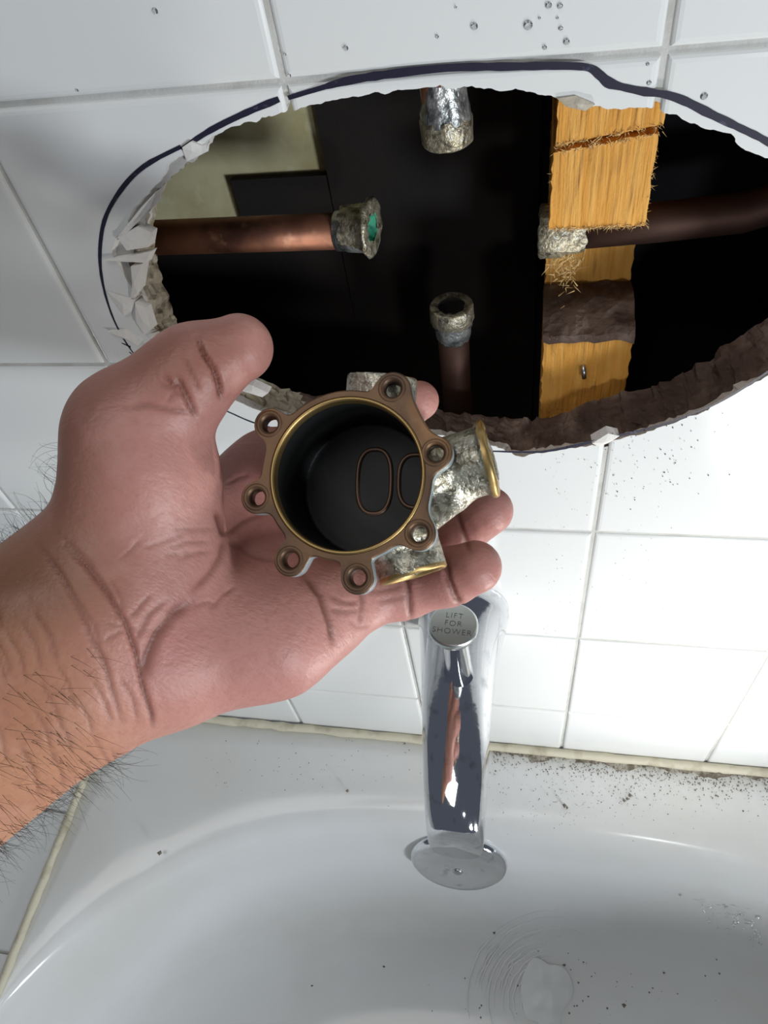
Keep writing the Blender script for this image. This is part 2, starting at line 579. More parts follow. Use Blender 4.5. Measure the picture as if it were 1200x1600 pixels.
# ragged shards of broken glaze and plaster on the left of the hole
rs = random.Random(8)
SH = [((162, 404), (195, 400), (236, 392), (228, 410), (200, 408)), ((168, 455), (190, 462), (212, 468), (205, 486), (195, 492)),
      ((170, 516), (195, 514), (222, 530), (216, 540), (190, 526)), ((186, 368), (215, 352), (236, 362), (232, 385), (200, 388)),
      ((212, 470), (228, 480), (238, 512), (226, 522), (214, 500)), ((286, 228), (300, 218), (318, 226), (316, 240), (292, 252)),
      ((182, 372), (222, 322), (246, 296), (236, 322), (200, 362)), ((205, 415), (222, 412), (216, 455), (204, 468), (208, 440)),
      ((228, 540), (248, 545), (262, 560), (250, 566), (236, 556)), ((372, 596), (395, 600), (420, 612), (410, 620), (380, 608)),
      ((840, 700), (860, 690), (880, 698), (862, 708), (848, 708)), ((925, 690), (950, 676), (968, 680), (950, 692), (935, 696)),
      ((1088, 630), (1110, 612), (1122, 600), (1116, 622), (1098, 636)), ((1020, 668), (1040, 652), (1052, 655), (1040, 664), (1028, 672)),
      ((870, 152), (900, 148), (930, 160), (915, 170), (885, 166)), ((1150, 225), (1165, 232), (1172, 246), (1160, 244), (1152, 236))]
for k, P_ in enumerate(SH):
    if k in (10, 12, 13, 15): continue
    bm = bmesh.new()
    yy = rs.uniform(.0006, .003)
    fr = []; bk = []
    c = Vector((0, 0, 0))
    pts = [wall(u, v, 0) for u, v in P_]
    for n_, p in enumerate(pts):
        fr.append(bm.verts.new(p + Vector((0, -rs.uniform(.0002, .0015), 0))))
        bk.append(bm.verts.new(p + Vector((0, yy + .0015, 0)) + (CX - p) * .012))
    cv = bm.verts.new(sum(pts, Vector()) / len(pts) + Vector((0, -.0016, 0)))
    for i in range(5):
        bm.faces.new((fr[i], fr[(i + 1) % 5], cv)); bm.faces.new((fr[i], bk[i], bk[(i + 1) % 5], fr[(i + 1) % 5]))
    bm.faces.new(bk)
    bmobj('broken_shard', bm, M_bisque if k not in (14,) else M_gyp, wall_back)


# marker line drawn round the hole
def ribbon(name, px, wpx, parent, y=-.00012):
    bm = bmesh.new(); pts = [wall(u, v, y) for u, v in px]
    P = []
    for i in range(len(pts) - 1):
        a, b, c, d = pts[max(i - 1, 0)], pts[i], pts[i + 1], pts[min(i + 2, len(pts) - 1)]
        for k in range(5):
            t = k / 5
            P.append((.5 * ((2 * b) + (c - a) * t + (2 * a - 5 * b + 4 * c - d) * t * t + (3 * b - a - 3 * c + d) * t ** 3),
                      wpx[i] * (1 - t) + wpx[i + 1] * t))
    P.append((pts[-1], wpx[-1]))
    prev = None
    for i, (p, w_) in enumerate(P):
        q = P[min(i + 1, len(P) - 1)][0] - P[max(i - 1, 0)][0]
        nrm = Vector((-q.z, 0, q.x)).normalized()
        ww = w_ * .00011 * (1 + .25 * noise.noise(p * 300)) 
        cur = (bm.verts.new(p + nrm * ww), bm.verts.new(p - nrm * ww))
        if prev: bm.faces.new((prev[0], prev[1], cur[1], cur[0]))
        prev = cur
    return bmobj(name, bm, M_ink, parent)


ribbon('marker_line', [(300, 615), (262, 592), (222, 566), (200, 540), (178, 500), (162, 450), (156, 400), (163, 345), (188, 298), (225, 260), (283, 229)],
       [2.5, 3, 3, 3, 4, 5, 6, 6.5, 7, 7, 6], wall_back)
ribbon('marker_line', [(283, 233), (330, 203), (385, 176), (436, 155)], [5, 8, 9, 8], wall_back)
ribbon('marker_line', [(450, 153), (500, 138), (540, 127), (600, 117), (700, 106), (800, 104), (880, 103), (920, 106), (938, 118), (955, 131), (1000, 142),
                       (1040, 148), (1070, 158), (1110, 178), (1150, 197), (1200, 222), (1260, 262)],
       [6, 7, 10, 11, 10, 10, 9, 9, 12, 12, 10, 10, 11, 11, 10, 9, 8], wall_back)
ribbon('marker_line', [(330, 632), (360, 645), (395, 660), (440, 672), (520, 690), (640, 702), (760, 705), (842, 706), (900, 696), (946, 685)],
       [4, 4, 4, 4, 4, 4, 4, 6, 8, 8], wall_back)
ribbon('marker_line', [(950, 684), (1005, 672), (1060, 655), (1120, 630), (1165, 604), (1210, 574)], [7, 8, 5, 5, 5, 5], wall_back)
ribbon('marker_line', [(190, 536), (204, 542)], [2, 4], wall_back)
ribbon('marker_line', [(202, 550), (216, 562), (208, 562), (220, 572)], [3, 3, 3, 2], wall_back)

# cavity behind the wall
YS = .125
bm = bmesh.new()
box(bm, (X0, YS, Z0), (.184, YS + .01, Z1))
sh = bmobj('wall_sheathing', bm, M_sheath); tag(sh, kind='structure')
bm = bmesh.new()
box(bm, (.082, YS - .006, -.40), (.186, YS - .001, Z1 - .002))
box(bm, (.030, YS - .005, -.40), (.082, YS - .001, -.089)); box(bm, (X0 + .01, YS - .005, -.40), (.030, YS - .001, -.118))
fe = bmobj('wall_shade', bm, M_shade); tag(fe, kind='structure')  # dark sheet cut to a stepped shadow outline, shade built as a part
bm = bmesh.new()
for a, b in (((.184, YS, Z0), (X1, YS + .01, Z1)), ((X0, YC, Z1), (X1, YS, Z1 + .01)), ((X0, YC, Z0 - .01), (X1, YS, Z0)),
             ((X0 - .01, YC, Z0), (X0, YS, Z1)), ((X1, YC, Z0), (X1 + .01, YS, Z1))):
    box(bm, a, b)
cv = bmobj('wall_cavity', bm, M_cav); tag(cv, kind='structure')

# ================================================================== STUD
stud = empty('wooden_stud', (0, 0, 0), 'rough pine wall stud sawn across and notched, inside the hole at right', 'stud')


def side_prism(name, prof, x0, x1, x0b=None, x1b=None, sub=10, rough=.0005, material=M_wood, jag=()):
    """prof: (y,z) polygon extruded along x with slightly rough faces; x may shift with z (lean)"""
    bm = bmesh.new(); cols = []
    P = []
    n = len(prof)
    for i in range(n):
        a, b = prof[i], prof[(i + 1) % n]
        L_ = math.hypot(b[0] - a[0], b[1] - a[1]); q = max(1, int(L_ / .0025))
        for k in range(q): P.append((a[0] + (b[0] - a[0]) * k / q, a[1] + (b[1] - a[1]) * k / q))
    for s in range(sub + 1):
        t = s / sub; x = x0 + (x1 - x0) * t; c = []
        for y_, z_ in P:
            a = rough * noise.noise(Vector((x * 260, y_ * 260, z_ * 90)))
            e = rough * 1.5 * noise.noise(Vector((x * 500, y_ * 400 + 7, z_ * 400)))
            c.append(bm.verts.new((x + e, y_ + a, z_ + e)))
        cols.append(c)
    m_ = len(P)
    for s in range(sub):
        for k in range(m_): bm.faces.new((cols[s][k], cols[s][(k + 1) % m_], cols[s + 1][(k + 1) % m_], cols[s + 1][k]))
    for c in (cols[0], cols[-1]):
        for t in tessellate_polygon([[Vector((0, v.co.y, v.co.z)) for v in c]]):
            try: bm.faces.new([c[i] for i in t])
            except ValueError: pass
    return bmobj(name, bm, material, stud)


# upper offcut above the saw kerf, upper block below it, lower notched length
zk = wall(950, 228, .027).z
ub = wall(950, 355, .027).z
SX0, SX1 = wall(868, 250, .027).x, wall(1028, 250, .027).x
bmx = side_prism('stud_top', [(.027, .06), (.027, zk + .0012), (.03, zk + .0004), (.11, zk + .004), (.11, .06)], SX0, SX1, sub=14)
for v in bmx.data.vertices: v.co.z += (v.co.x - SX0) * .14 if v.co.z < .03 else 0
bmx = side_prism('stud_block', [(.027, zk - .0012), (.027, ub), (.05, ub - .001), (.055, ub + .002), (.11, ub + .004), (.11, zk)], SX0 - .001, SX1 - .001, sub=14)
for v in bmx.data.vertices:
    if v.co.z > zk - .008: v.co.z += (v.co.x - SX0) * .14
YL = .036
ll = wall(920, 525, YL).z
LX0, LX1 = wall(850, 525, YL).x, wall(990, 525, YL).x
LXT = LX0
yn = .072
ln = wall(920, 445, yn).z
side_prism('stud_lower', [(YL, ll), (YL, -.40), (.11, -.40), (.11, ub + .003), (yn, ub + .003), (yn, ln), (yn - .006, ln - .004)], LX0, LX1, sub=14, rough=.0007)
# brown plaster lump lying in the notch
bm = bmesh.new()
nx, ny = 14, 12; gv = []
for i in range(nx + 1):
    r = []
    for j in range(ny + 1):
        x = LX0 - .0005 + (LX1 - LX0 + .001) * i / nx; t = j / ny; y = YL - .0012 + (yn - YL) * t
        z = ll + (ln - ll) * t + .0015 + .003 * math.sin(t * 3.1) + .0022 * noise.noise(Vector((x * 120, y * 120, 3))) + .0012 * noise.noise(Vector((x * 420, y * 420, 3)))
        r.append(bm.verts.new((x, y, z)))
    gv.append(r)
for i in range(nx):
    for j in range(ny): bm.faces.new((gv[i][j], gv[i + 1][j], gv[i + 1][j + 1], gv[i][j + 1]))
ex = bmesh.ops.extrude_face_region(bm, geom=bm.faces[:])
for e in ex['geom']:
    if isinstance(e, bmesh.types.BMVert): e.co.z -= .004
bmobj('plaster_lump', bm, M_mortar, stud)
# splinters along the sawn edges
rr = random.Random(5); bm = bmesh.new()
def splint(p, d, L_, r=.00018):
    p = Vector(p); q = p + Vector(d).normalized() * L_
    x, y = frame(q - p)
    a = [bm.verts.new(p + x * r), bm.verts.new(p - x * r * .5 + y * r), bm.verts.new(p - x * r * .5 - y * r)]
    t = bm.verts.new(q)
    for i in range(3): bm.faces.new((a[i], a[(i + 1) % 3], t))
for k in range(150):
    x = rr.uniform(SX0, SX1)
    for zz in (ub + .0003, zk + (x - SX0) * .14 + rr.choice((-.0012, .0012))):
        splint((x, .0268, zz + rr.uniform(-.0006, .0006)), (rr.uniform(-1, 1), rr.uniform(-1, .2), rr.uniform(-1, .6)), rr.uniform(.0008, .0028))
for k in range(90):
    z = rr.uniform(ub, zk)
    splint((rr.choice((SX0, SX1 - .001)), .028, z), (rr.uniform(-1, 1), rr.uniform(-1, .2), rr.uniform(-1, 1)), rr.uniform(.0008, .003))
for k in range(160):
    p = wall(rr.gauss(885, 12), rr.gauss(408, 20), .05)
    splint(p, (rr.uniform(-1, 1), rr.uniform(-1, .2), rr.uniform(-1, 1)), rr.uniform(.002, .006), .0003)
for k in range(60):
    splint((rr.uniform(LX0, LX1), YL - .0005, ll), (rr.uniform(-1, 1), rr.uniform(-1, .2), rr.uniform(-.4, 1)), rr.uniform(.0008, .002))
sp = bmobj('splinters', bm, M_woodfib, stud); tag(sp, kind='stuff')
# nail
bm = bmesh.new()
p = wall(912, 570, YL)
tube(bm, [p + Vector((0, .004, 0)), p + Vector((0, -.002, -.001)), p + Vector((.0006, -.0035, -.005))], [.0011, .0012, .0010], 10)
tag(bmobj('bent_nail', bm, M_steel, None, True), 'short bent steel nail in the front of the lower stud', 'nail')

# ================================================================== PIPES
def ring_fitting(name, c, axis, ro, ri, L_, lip, parent, material=M_brass, inner=M_green, seed=0, jit=.0006):
    bm = bmesh.new()
    lathe(bm, c, axis, [(ri, 0), (ro * .9, -.0001), (ro, .0006), (ro * 1.01, L_ * .45), (ro * .98, L_), (lip, L_ + .002), (lip * .98, L_ + .006), (ri, L_ + .006)], 44, jit, seed=seed)
    o = bmobj(name, bm, material, parent, True)
    bm = bmesh.new()
    lathe(bm, Vector(c), axis, [(ri * 1.001, .0001), (ri * .97, .003), (ri * .95, .012), (0.0001, .0121)], 32, .0002)
    bmobj('fitting_bore', bm, inner, o, True)
    return o


# left: horizontal copper pipe with flanged end
YP = .055
cl, cr = wall(120, 376, YP), wall(535, 361, YP)
end = wall(583, 356, YP - .002)
root = empty('copper_pipe', (0, 0, 0), 'horizontal copper pipe stub at left of the hole with flared brass end', 'pipe')
bm = bmesh.new(); tube(bm, [cl, cl.lerp(cr, .5), cr], .0076, 36); bmobj('pipe', bm, M_copper, root, True)
ax = (cl - end).normalized()
bm = bmesh.new()
lathe(bm, cr, ax * -1, [(.0076, -.003), (.0083, -.0025), (.0085, .002), (.0090, .0022), (.0092, .009), (.0088, .012)], 40, .0004)
bmobj('solder_cup', bm, M_solder, root, True)
bm = bmesh.new()
lathe(bm, end, Vector((-.93, .12, .02)), [(.0058, .0002), (.0115, -.0003), (.0126, .0006), (.0122, .0022), (.0095, .0026), (.0090, .0100), (.0085, .0135)], 56, .0012, seed=2)
bmobj('brass_collar', bm, M_brass, root, True)
bm = bmesh.new()
lathe(bm, end, Vector((-.93, .12, .02)), [(.0066, .0001), (.0058, .0012), (.0056, .012), (.0001, .0121)], 32, .0002)
bmobj('collar_bore', bm, M_green, root, True)

# bottom: vertical stub pointing up
bt = wall(705, 476, YP)
root = empty('copper_pipe', (0, 0, 0), 'vertical copper stub rising from below, open soldered end facing up', 'pipe')
bm = bmesh.new(); tube(bm, [bt + Vector((0, 0, -.014)), bt + Vector((-.0005, .001, -.06)), bt + Vector((0, .002, -.2))], [.0076, .0074, .0074], 32); bmobj('pipe', bm, M_coppshade, root, True)
bm = bmesh.new()
lathe(bm, bt, (0, 0, -1), [(.0062, .0006), (.0096, -.0001), (.0101, .0006), (.0103, .0075), (.0094, .009)], 44, .0005, seed=4)
bmobj('brass_collar', bm, M_brass, root, True)
bm = bmesh.new()
lathe(bm, bt, (0, 0, -1), [(.0093, .008), (.0092, .0105), (.0084, .013), (.0082, .0175), (.0076, .019)], 44, .0009, seed=5)
bmobj('solder_bead', bm, M_solder, root, True)
bm = bmesh.new()
lathe(bm, bt, (0, 0, -1), [(.0064, .0004), (.0060, .002), (.0058, .014), (.0001, .0141)], 32, .0002)
bmobj('collar_bore', bm, M_shade, root, True)

# top: vertical stub pointing down
tb = wall(700, 222, YP)
root = empty('copper_pipe', (0, 0, 0), 'vertical copper stub hanging from above with corroded collar at its lower end', 'pipe')
bm = bmesh.new(); tube(bm, [tb + Vector((-.001, 0, .009)), tb + Vector((-.002, .0, .10))], .0078, 32); bmobj('pipe', bm, M_copper, root, True)
bm = bmesh.new()
lathe(bm, tb, (-.02, 0, 1), [(.0062, .0006), (.0090, -.0001), (.0098, .0006), (.0100, .0085), (.0092, .0105)], 44, .0008, seed=7)
bmobj('brass_collar', bm, M_brass, root, True)
bm = bmesh.new()
lathe(bm, tb, (-.02, 0, 1), [(.0095, .0085), (.0094, .012), (.0086, .015), (.0083, .020), (.0079, .024)], 44, .0009, seed=8)
bmobj('solder_bead', bm, M_solder, root, True)
bm = bmesh.new()
lathe(bm, tb, (-.02, 0, 1), [(.0064, .0004), (.0060, .002), (.0058, .014), (.0001, .0141)], 32, .0002)
bmobj('collar_bore', bm, M_green, root, True)

# right: horizontal pipe through the notch, turning up
pa = wall(842, 362, .055)
root = empty('copper_pipe', (0, 0, 0), 'shade-coloured copper pipe running right through the notch in the stud and turning up', 'pipe')
bm = bmesh.new()
p1 = Vector((.265, .058, pa.z + .003))
path = [pa + Vector((.012, 0, 0)), Vector((.235, .057, pa.z + .001)), p1, p1 + Vector((.011, .002, .002)), p1 + Vector((.018, .004, .009)), p1 + Vector((.020, .005, .02)), p1 + Vector((.020, .006, .15))]
tube(bm, path, .0078, 28); bmobj('pipe', bm, M_coppshade, root, True)
bm = bmesh.new()
lathe(bm, pa, (1, 0, 0), [(.0062, .0004), (.0098, -.0001), (.0106, .0006), (.0104, .009), (.0094, .011), (.0092, .016), (.0080, .019)], 44, .0012, seed=11)
bmobj('brass_collar', bm, M_brass, root, True)
bm = bmesh.new()
lathe(bm, pa, (1, 0, 0), [(.0064, .0004), (.0060, .002), (.0058, .014), (.0001, .0141)], 32, .0002)
bmobj('collar_bore', bm, M_shade, root, True)

# ================================================================== BATHTUB
ZR = -.511
XL = -.178
tub = empty('bathtub', (0, 0, 0), 'white enamelled bathtub below the tiled wall with dirt on its rim', 'bathtub')
bm = bmesh.new()
tc_ = Vector((.20, -.55)); TA, TB_, TN = .42, .482, 3.
poly = [(XL, -.001), (.62, -.001), (.62, -1.09), (XL - .012, -1.09)]
poly_v = [Vector(p) for p in poly]


def outer(d):
    best = None
    for i in range(len(poly_v)):
        a = poly_v[i] - tc_; e = poly_v[(i + 1) % len(poly_v)] - poly_v[i]
        den = d.x * e.y - d.y * e.x
        if abs(den) < 1e-9: continue
        t = (a.x * e.y - a.y * e.x) / den; s_ = (a.x * d.y - a.y * d.x) / den
        if t > 0 and -1e-6 <= s_ <= 1 + 1e-6 and (best is None or t < best): best = t
    return tc_ + d * best


def edge(d):
    r = (abs(d.x / TA) ** TN + abs(d.y / TB_) ** TN) ** (-1 / TN)
    return tc_ + d * r


PR = [(1.0, ZR, 1), (.75, ZR - .0002, 1), (.5, ZR - .0010, 1), (.3, ZR - .0028, 1), (.17, ZR - .0052, 1)]   # rim: blend outer->edge
PK = [(1.0, ZR - .0145), (.995, ZR - .022), (.990, ZR - .034), (.986, ZR - .052), (.981, ZR - .08), (.974, ZR - .13), (.963, ZR - .18),
      (.945, ZR - .225), (.912, ZR - .262), (.86, ZR - .285), (.79, ZR - .296), (.70, ZR - .300), (.5, ZR - .303), (.25, ZR - .305), (.06, ZR - .306)]
NA = 240; dirs = [Vector((math.cos(2 * math.pi * k / NA), math.sin(2 * math.pi * k / NA))) for k in range(NA)]
# include the exact corners
rings = []
rings.append([bm.verts.new((*outer(d), ZR - .05)) for d in dirs])
for t, z, _ in PR:
    rings.append([bm.verts.new((*(edge(d) + (outer(d) - edge(d)) * t), z)) for d in dirs])
rings.append([bm.verts.new((*(edge(d) + (outer(d) - edge(d)) * .07), ZR - .0088)) for d in dirs])
for k_, z in PK:
    rings.append([bm.verts.new((*(tc_ + (edge(d) - tc_) * k_), z)) for d in dirs])
for a, b in zip(rings[:-1], rings[1:]):
    for k in range(NA): bm.faces.new((a[k], a[(k + 1) % NA], b[(k + 1) % NA], b[k]))
bm.faces.new(rings[-1])
tb_o = bmobj('basin', bm, M_tub, tub, True)
# overflow plate
yo = -.086; zo = -.566
ov = Vector((.140, yo + .006, zo))
oa = Vector((.02, -1, .28)).normalized()
bm = bmesh.new()
lathe(bm, ov, oa, [(.0385, -.002), (.0395, .001), (.0385, .004), (.035, .0065), (.025, .0085), (.012, .0095), (.0001, .0098)], 56, .0)
oc = bmobj('overflow_cover', bm, M_chrome, tub, True); tag(oc, 'round chrome overflow plate')
bm = bmesh.new()
lathe(bm, ov + oa * .009, oa, [(.004, 0), (.004, .0012), (.0028, .002), (.0001, .002)], 20)
bmobj('screw', bm, M_steel, oc, True)
# drain
dc = horiz(862, 1548, ZR - .30)
bm = bmesh.new()
lathe(bm, (dc.x, dc.y, ZR - .2985), (0, 0, 1), [(.030, -.002), (.029, .0015), (.024, .002), (.021, -.001), (.0001, -.001)], 40)
bmobj('drain', bm, M_chrome, tub, True)

# caulk seam at the wall and at the left ledge
bm = bmesh.new()
pts = [(x, -.0035 + .0008 * noise.noise(Vector((x * 40, 0, 0))), ZR + .0015) for x in np.linspace(XL, .62, 90)]
tube(bm, pts, [.0036 + .0014 * noise.noise(Vector((p[0] * 90, 3, 0))) for p in pts], 10)
cs = bmobj('trim_1', bm, M_caulk, None, True); tag(cs, kind='structure')
bm = bmesh.new()
pts = []
for t in np.linspace(0, 1, 60):
    p = Vector((XL, -.002)).lerp(Vector((XL - .006, -.50)), t)
    pts.append((p.x - .001 + .0008 * noise.noise(Vector((t * 40, 0, 0))), p.y, ZR + .001))
tube(bm, pts, [.0034 + .0012 * noise.noise(Vector((p[1] * 90, 3, 0))) for p in pts], 10)
cs = bmobj('trim_2', bm, M_caulk, None, True); tag(cs, kind='structure')
# tiled ledge left of the tub
ledge = empty('wall_ledge', (0, 0, 0), kind='structure')
bm = bmesh.new()
a = [(XL - .002, -.0), (XL - .008, -.50), (-.45, -.50), (-.45, 0)]
vs = [bm.verts.new((x, y, ZR - .003)) for x, y in a]; v2 = [bm.verts.new((x, y, ZR - .03)) for x, y in a]
bm.faces.new(vs); bm.faces.new(v2)
for i in range(4): bm.faces.new((vs[i], vs[(i + 1) % 4], v2[(i + 1) % 4], v2[i]))
bmobj('ledge_bed', bm, M_grout, ledge)
for (ya, yb) in ((-.002, -.0935), (-.0955, -.1965), (-.1985, -.300), (-.302, -.41)):
    bm = bmesh.new()
    xa = XL - .005 + ya * .012; xb = XL - .005 + yb * .012
    top = [(xa, ya), (xb, yb), (-.40, yb), (-.40, ya)]
    v1 = [bm.verts.new((x, y, ZR - .003)) for x, y in top]; c = Vector((sum(p[0] for p in top) / 4, sum(p[1] for p in top) / 4))
    v3 = [bm.verts.new((x, y, ZR + .0004)) for x, y in top]
    v5 = [bm.verts.new((*(Vector(p) + (c - Vector(p)) * .02), ZR + .0012)) for p in top]
    for A, B in ((v1, v3), (v3, v5)):
        for i in range(4): bm.faces.new((A[i], A[(i + 1) % 4], B[(i + 1) % 4], B[i]))
    bm.faces.new(v5)
    bmobj('tile', bm, M_tile, ledge)

# ================================================================== TUB SPOUT
spout = empty('tub_spout', (0, 0, 0), 'chrome tub spout with lift knob on the wall above the bathtub', 'faucet')
secs = [  # y, centre x, top z, bottom z, half width
    (.002, .1495, -.270, -.330, .0275), (-.004, .1495, -.2695, -.331, .0280), (-.010, .1495, -.2715, -.330, .0268), (-.020, .1497, -.2745, -.328, .0245),
    (-.035, .1500, -.278, -.326, .0225), (-.055, .1505, -.2815, -.325, .0205), (-.075, .1515, -.285, -.326, .0190), (-.095, .1525, -.289, -.329, .0178),
    (-.112, .1535, -.2925, -.334, .0168), (-.124, .1543, -.296, -.339, .0160), (-.132, .1548, -.3005, -.342, .0152), (-.1365, .155, -.307, -.343, .0142), (-.138, .155, -.316, -.344, .013)]
bm = bmesh.new(); rg = []
for y, cx, zt, zb, hw in secs:
    y = y * .945; r = []; cz = (zt + zb) / 2; hh = (zt - zb) / 2
    for k in range(56):
        a = 2 * math.pi * k / 56; c_, s_ = math.cos(a), math.sin(a); e = 2 / 2.35
        r.append(bm.verts.new((cx + hw * math.copysign(abs(c_) ** e, c_), y, cz + hh * math.copysign(abs(s_) ** e, s_))))
    rg.append(r)
for a, b in zip(rg[:-1], rg[1:]):
    for k in range(56): bm.faces.new((a[k], a[(k + 1) % 56], b[(k + 1) % 56], b[k]))
bm.faces.new(rg[0]); bm.faces.new(rg[-1])
so = bmobj('spout_body', bm, M_chrome, spout, True)
KB = Vector((.152, -.051, -.283)); KT = wall(708, 975, -.051)
bm = bmesh.new()
hK = KT.z - KB.z
lathe(bm, (KT.x, KT.y, KB.z), (0, 0, 1), [(.0082, -.004), (.0078, .006), (.0072, .014), (.0066, hK - .014), (.0078, hK - .0085)], 32)
bmobj('knob_stem', bm, M_chrome, spout, True)
bm = bmesh.new()
lathe(bm, (KT.x, KT.y, KB.z), (0, 0, 1), [(.0070, hK - .0092), (.0092, hK - .0085), (.0112, hK - .0062), (.0122, hK - .0035), (.0123, hK - .0012), (.0118, hK - .0002), (.0112, hK), (.0001, hK)], 56)
kn = bmobj('diverter_knob', bm, M_knob, spout, True)
for f_ in kn.data.polygons:
    if f_.normal.z > .99: f_.use_smooth = False
tilt_ = math.radians(-2)
for i, (s, dy) in enumerate((('LIFT', .0046), ('FOR', .0002), ('SHOWER', -.0042))):
    tcv = bpy.data.curves.new('lettering', 'FONT'); tcv.body = s; tcv.size = .0043; tcv.align_x = 'CENTER'; tcv.align_y = 'CENTER'; tcv.space_character = 1.15
    tcv.extrude = .00008; tcv.offset = -.0001
    to = bpy.data.objects.new('tmp', tcv); COL.objects.link(to)
    dg = bpy.context.evaluated_depsgraph_get()
    me = bpy.data.meshes.new_from_object(to.evaluated_get(dg)); bpy.data.objects.remove(to)
    for v in me.vertices:
        x_, y_ = v.co.x, v.co.y + dy
        v.co = Vector((KT.x + x_ * math.cos(.06) + y_ * math.sin(.06), KT.y - x_ * math.sin(.06) + y_ * math.cos(.06), KT.z + v.co.z + .00004))
    me.materials.clear()
    lo = link('lettering', me, M_engr, kn); tag(lo, 'engraved capital letters reading ' + s)

# ================================================================== VALVE
C0 = np.array([(541 - 600) / F, (742 - 800) / F, 1.]) * .195
ez = np.array([.20, .11, 1.]); ez /= np.linalg.norm(ez)
ex = np.array([1., .0, -.20]); ex -= ez * (ex @ ez); ex /= np.linalg.norm(ex)
ey = np.cross(ez, ex)
if ey[1] < 0: ey = -ey
VL = np.stack([ex, ey, ez])          # local (x right, y down, z back) -> camera
S = .195 / F


def vw(p):
    c = C0 + np.asarray(p, float) @ VL
    return c @ RC + CAMP


valve = empty('valve_body', (0, 0, 0), 'old brass shower valve body with seven-lug flange and dark round bore, held in the hand', 'valve')
RB = 119 * S
g = SDF((-.030, -.034, .001), (.046, .036, .046), .0006)
g.cyl((0, 0, .002), (0, 0, .031), 129 * S, .001)
g.cap((0, 0, .029), (0, 0, .029), 96 * S, 96 * S, .004)
d14 = math.radians(14)
zc = .021
ue = np.array([math.cos(d14), -math.sin(d14), 0])
Rc = np.array([.0365, -.0030 - .0035, zc - .006])
g.cyl(Rc - ue * .0285 + np.array([0, 0, .006]), Rc, .0096, .005)
g.cyl(Rc - ue * .0016, Rc + ue * .0, .0106, .0008)
Dc = np.array([.0155, .0255, zc - .002]); dd = np.array([.30, .95, 0]); dd /= np.linalg.norm(dd)
g.cyl(Dc - dd * .024, Dc, .0098, .004)
g.cyl((.005, -.012, zc - .006), (.0068, -.0300, zc - .009), .0100, .002)
g.cap((.008, -.024, .006), (.0215, -.002, .008), .0032, .0042, .003)
g.cap((.021, .012, .008), (.026, .004, .016), .003, .005, .004)
g.cyl((0, 0, -.002), (0, 0, .0285), RB, .0006, 's')
g.cyl(Rc - ue * .012, Rc + ue * .01, .0068, .0004, 's')
g.cyl(Dc - dd * .010, Dc + dd * .01, .0070, .0004, 's')
P, Fc = g.mesh()
P = relax(P, Fc, 1, .4)
W_ = vw(P)
me = npmesh('body', W_, Fc)
vb = link('casting', me, M_valve, valve)
me.materials.append(M_bore)
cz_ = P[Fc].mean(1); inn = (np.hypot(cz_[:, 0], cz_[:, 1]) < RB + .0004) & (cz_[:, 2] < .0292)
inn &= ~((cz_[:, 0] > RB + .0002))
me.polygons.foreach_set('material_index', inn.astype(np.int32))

# flange with lugs
LUG = [(410, 657), (393, 777), (453, 877), (563, 903), (658, 834), (682, 709), (612, 605)]
lug = [((u - 541) * S * .99, (v - 742) * S * .99) for u, v in LUG]


def fl_sdf(x, y):
    d = np.hypot(x, y) - 136 * S
    def smin(a, b, k): h = np.maximum(k - np.abs(a - b), 0) / k; return np.minimum(a, b) - h * h * k / 4
    for i, (lx, ly) in enumerate(lug):
        d = smin(d, np.hypot(x - lx, y - ly) - 26.5 * S, .0038)
        # web towards the centre
    # straight web between the top lug and the right lug
    for (a, b, r) in (((72, -128), (110, -50), 24), ((105, 10), (112, 80), 14), ((-118, -50), (-124, -10), 12)):
        a = np.array(a) * S; b = np.array(b) * S; ba = b - a
        t = np.clip(((x - a[0]) * ba[0] + (y - a[1]) * ba[1]) / (ba @ ba), 0, 1)
        d = smin(d, np.hypot(x - a[0] - t * ba[0], y - a[1] - t * ba[1]) - r * S, .003)
    return d


NT = 560
th = np.arange(NT) * 2 * np.pi / NT
rr_ = np.full(NT, .042)
for _ in range(400):
    d = fl_sdf(rr_ * np.cos(th), rr_ * np.sin(th)); rr_ -= np.where(d > 1e-5, np.maximum(d * .5, 1e-6), 0)
OUTL = np.stack([rr_ * np.cos(th), rr_ * np.sin(th)], 1)
bm = bmesh.new()


def L3(x, y, z):
    return bm.verts.new(Vector(vw((x, y, z))))


FT = .0042
def inset(k, e):
    x, y = OUTL[k]; r = math.hypot(x, y); return x * (1 - e / r), y * (1 - e / r)
o1 = [L3(*inset(k, .0005), -.0002) for k in range(NT)]
o2 = [L3(*inset(k, .0000), .0004) for k in range(NT)]
o3 = [L3(*OUTL[k], FT) for k in range(NT)]
NB = 120
b1 = [L3((RB + .0011) * math.cos(a), (RB + .0011) * math.sin(a), -.0002) for a in np.arange(NB) * 2 * np.pi / NB]
b3 = [L3((RB + .0011) * math.cos(a), (RB + .0011) * math.sin(a), FT) for a in np.arange(NB) * 2 * np.pi / NB]
hl1, hl2, hl3 = [], [], []
HR = 12.5 * S
for lx, ly in lug:
    ang = np.arange(20) * 2 * np.pi / 20
    hl1.append([L3(lx + HR * 1.25 * math.cos(a), ly + HR * 1.25 * math.sin(a), -.0002) for a in ang])
    hl2.append([L3(lx + HR * math.cos(a), ly + HR * math.sin(a), .0008) for a in ang])
    hl3.append([L3(lx + HR * math.cos(a), ly + HR * math.sin(a), FT) for a in ang])


def quads(A, B, mi=0, sm=True):
    n = len(A)
    for k in range(n):
        f = bm.faces.new((A[k], A[(k + 1) % n], B[(k + 1) % n], B[k])); f.material_index = mi; f.smooth = sm


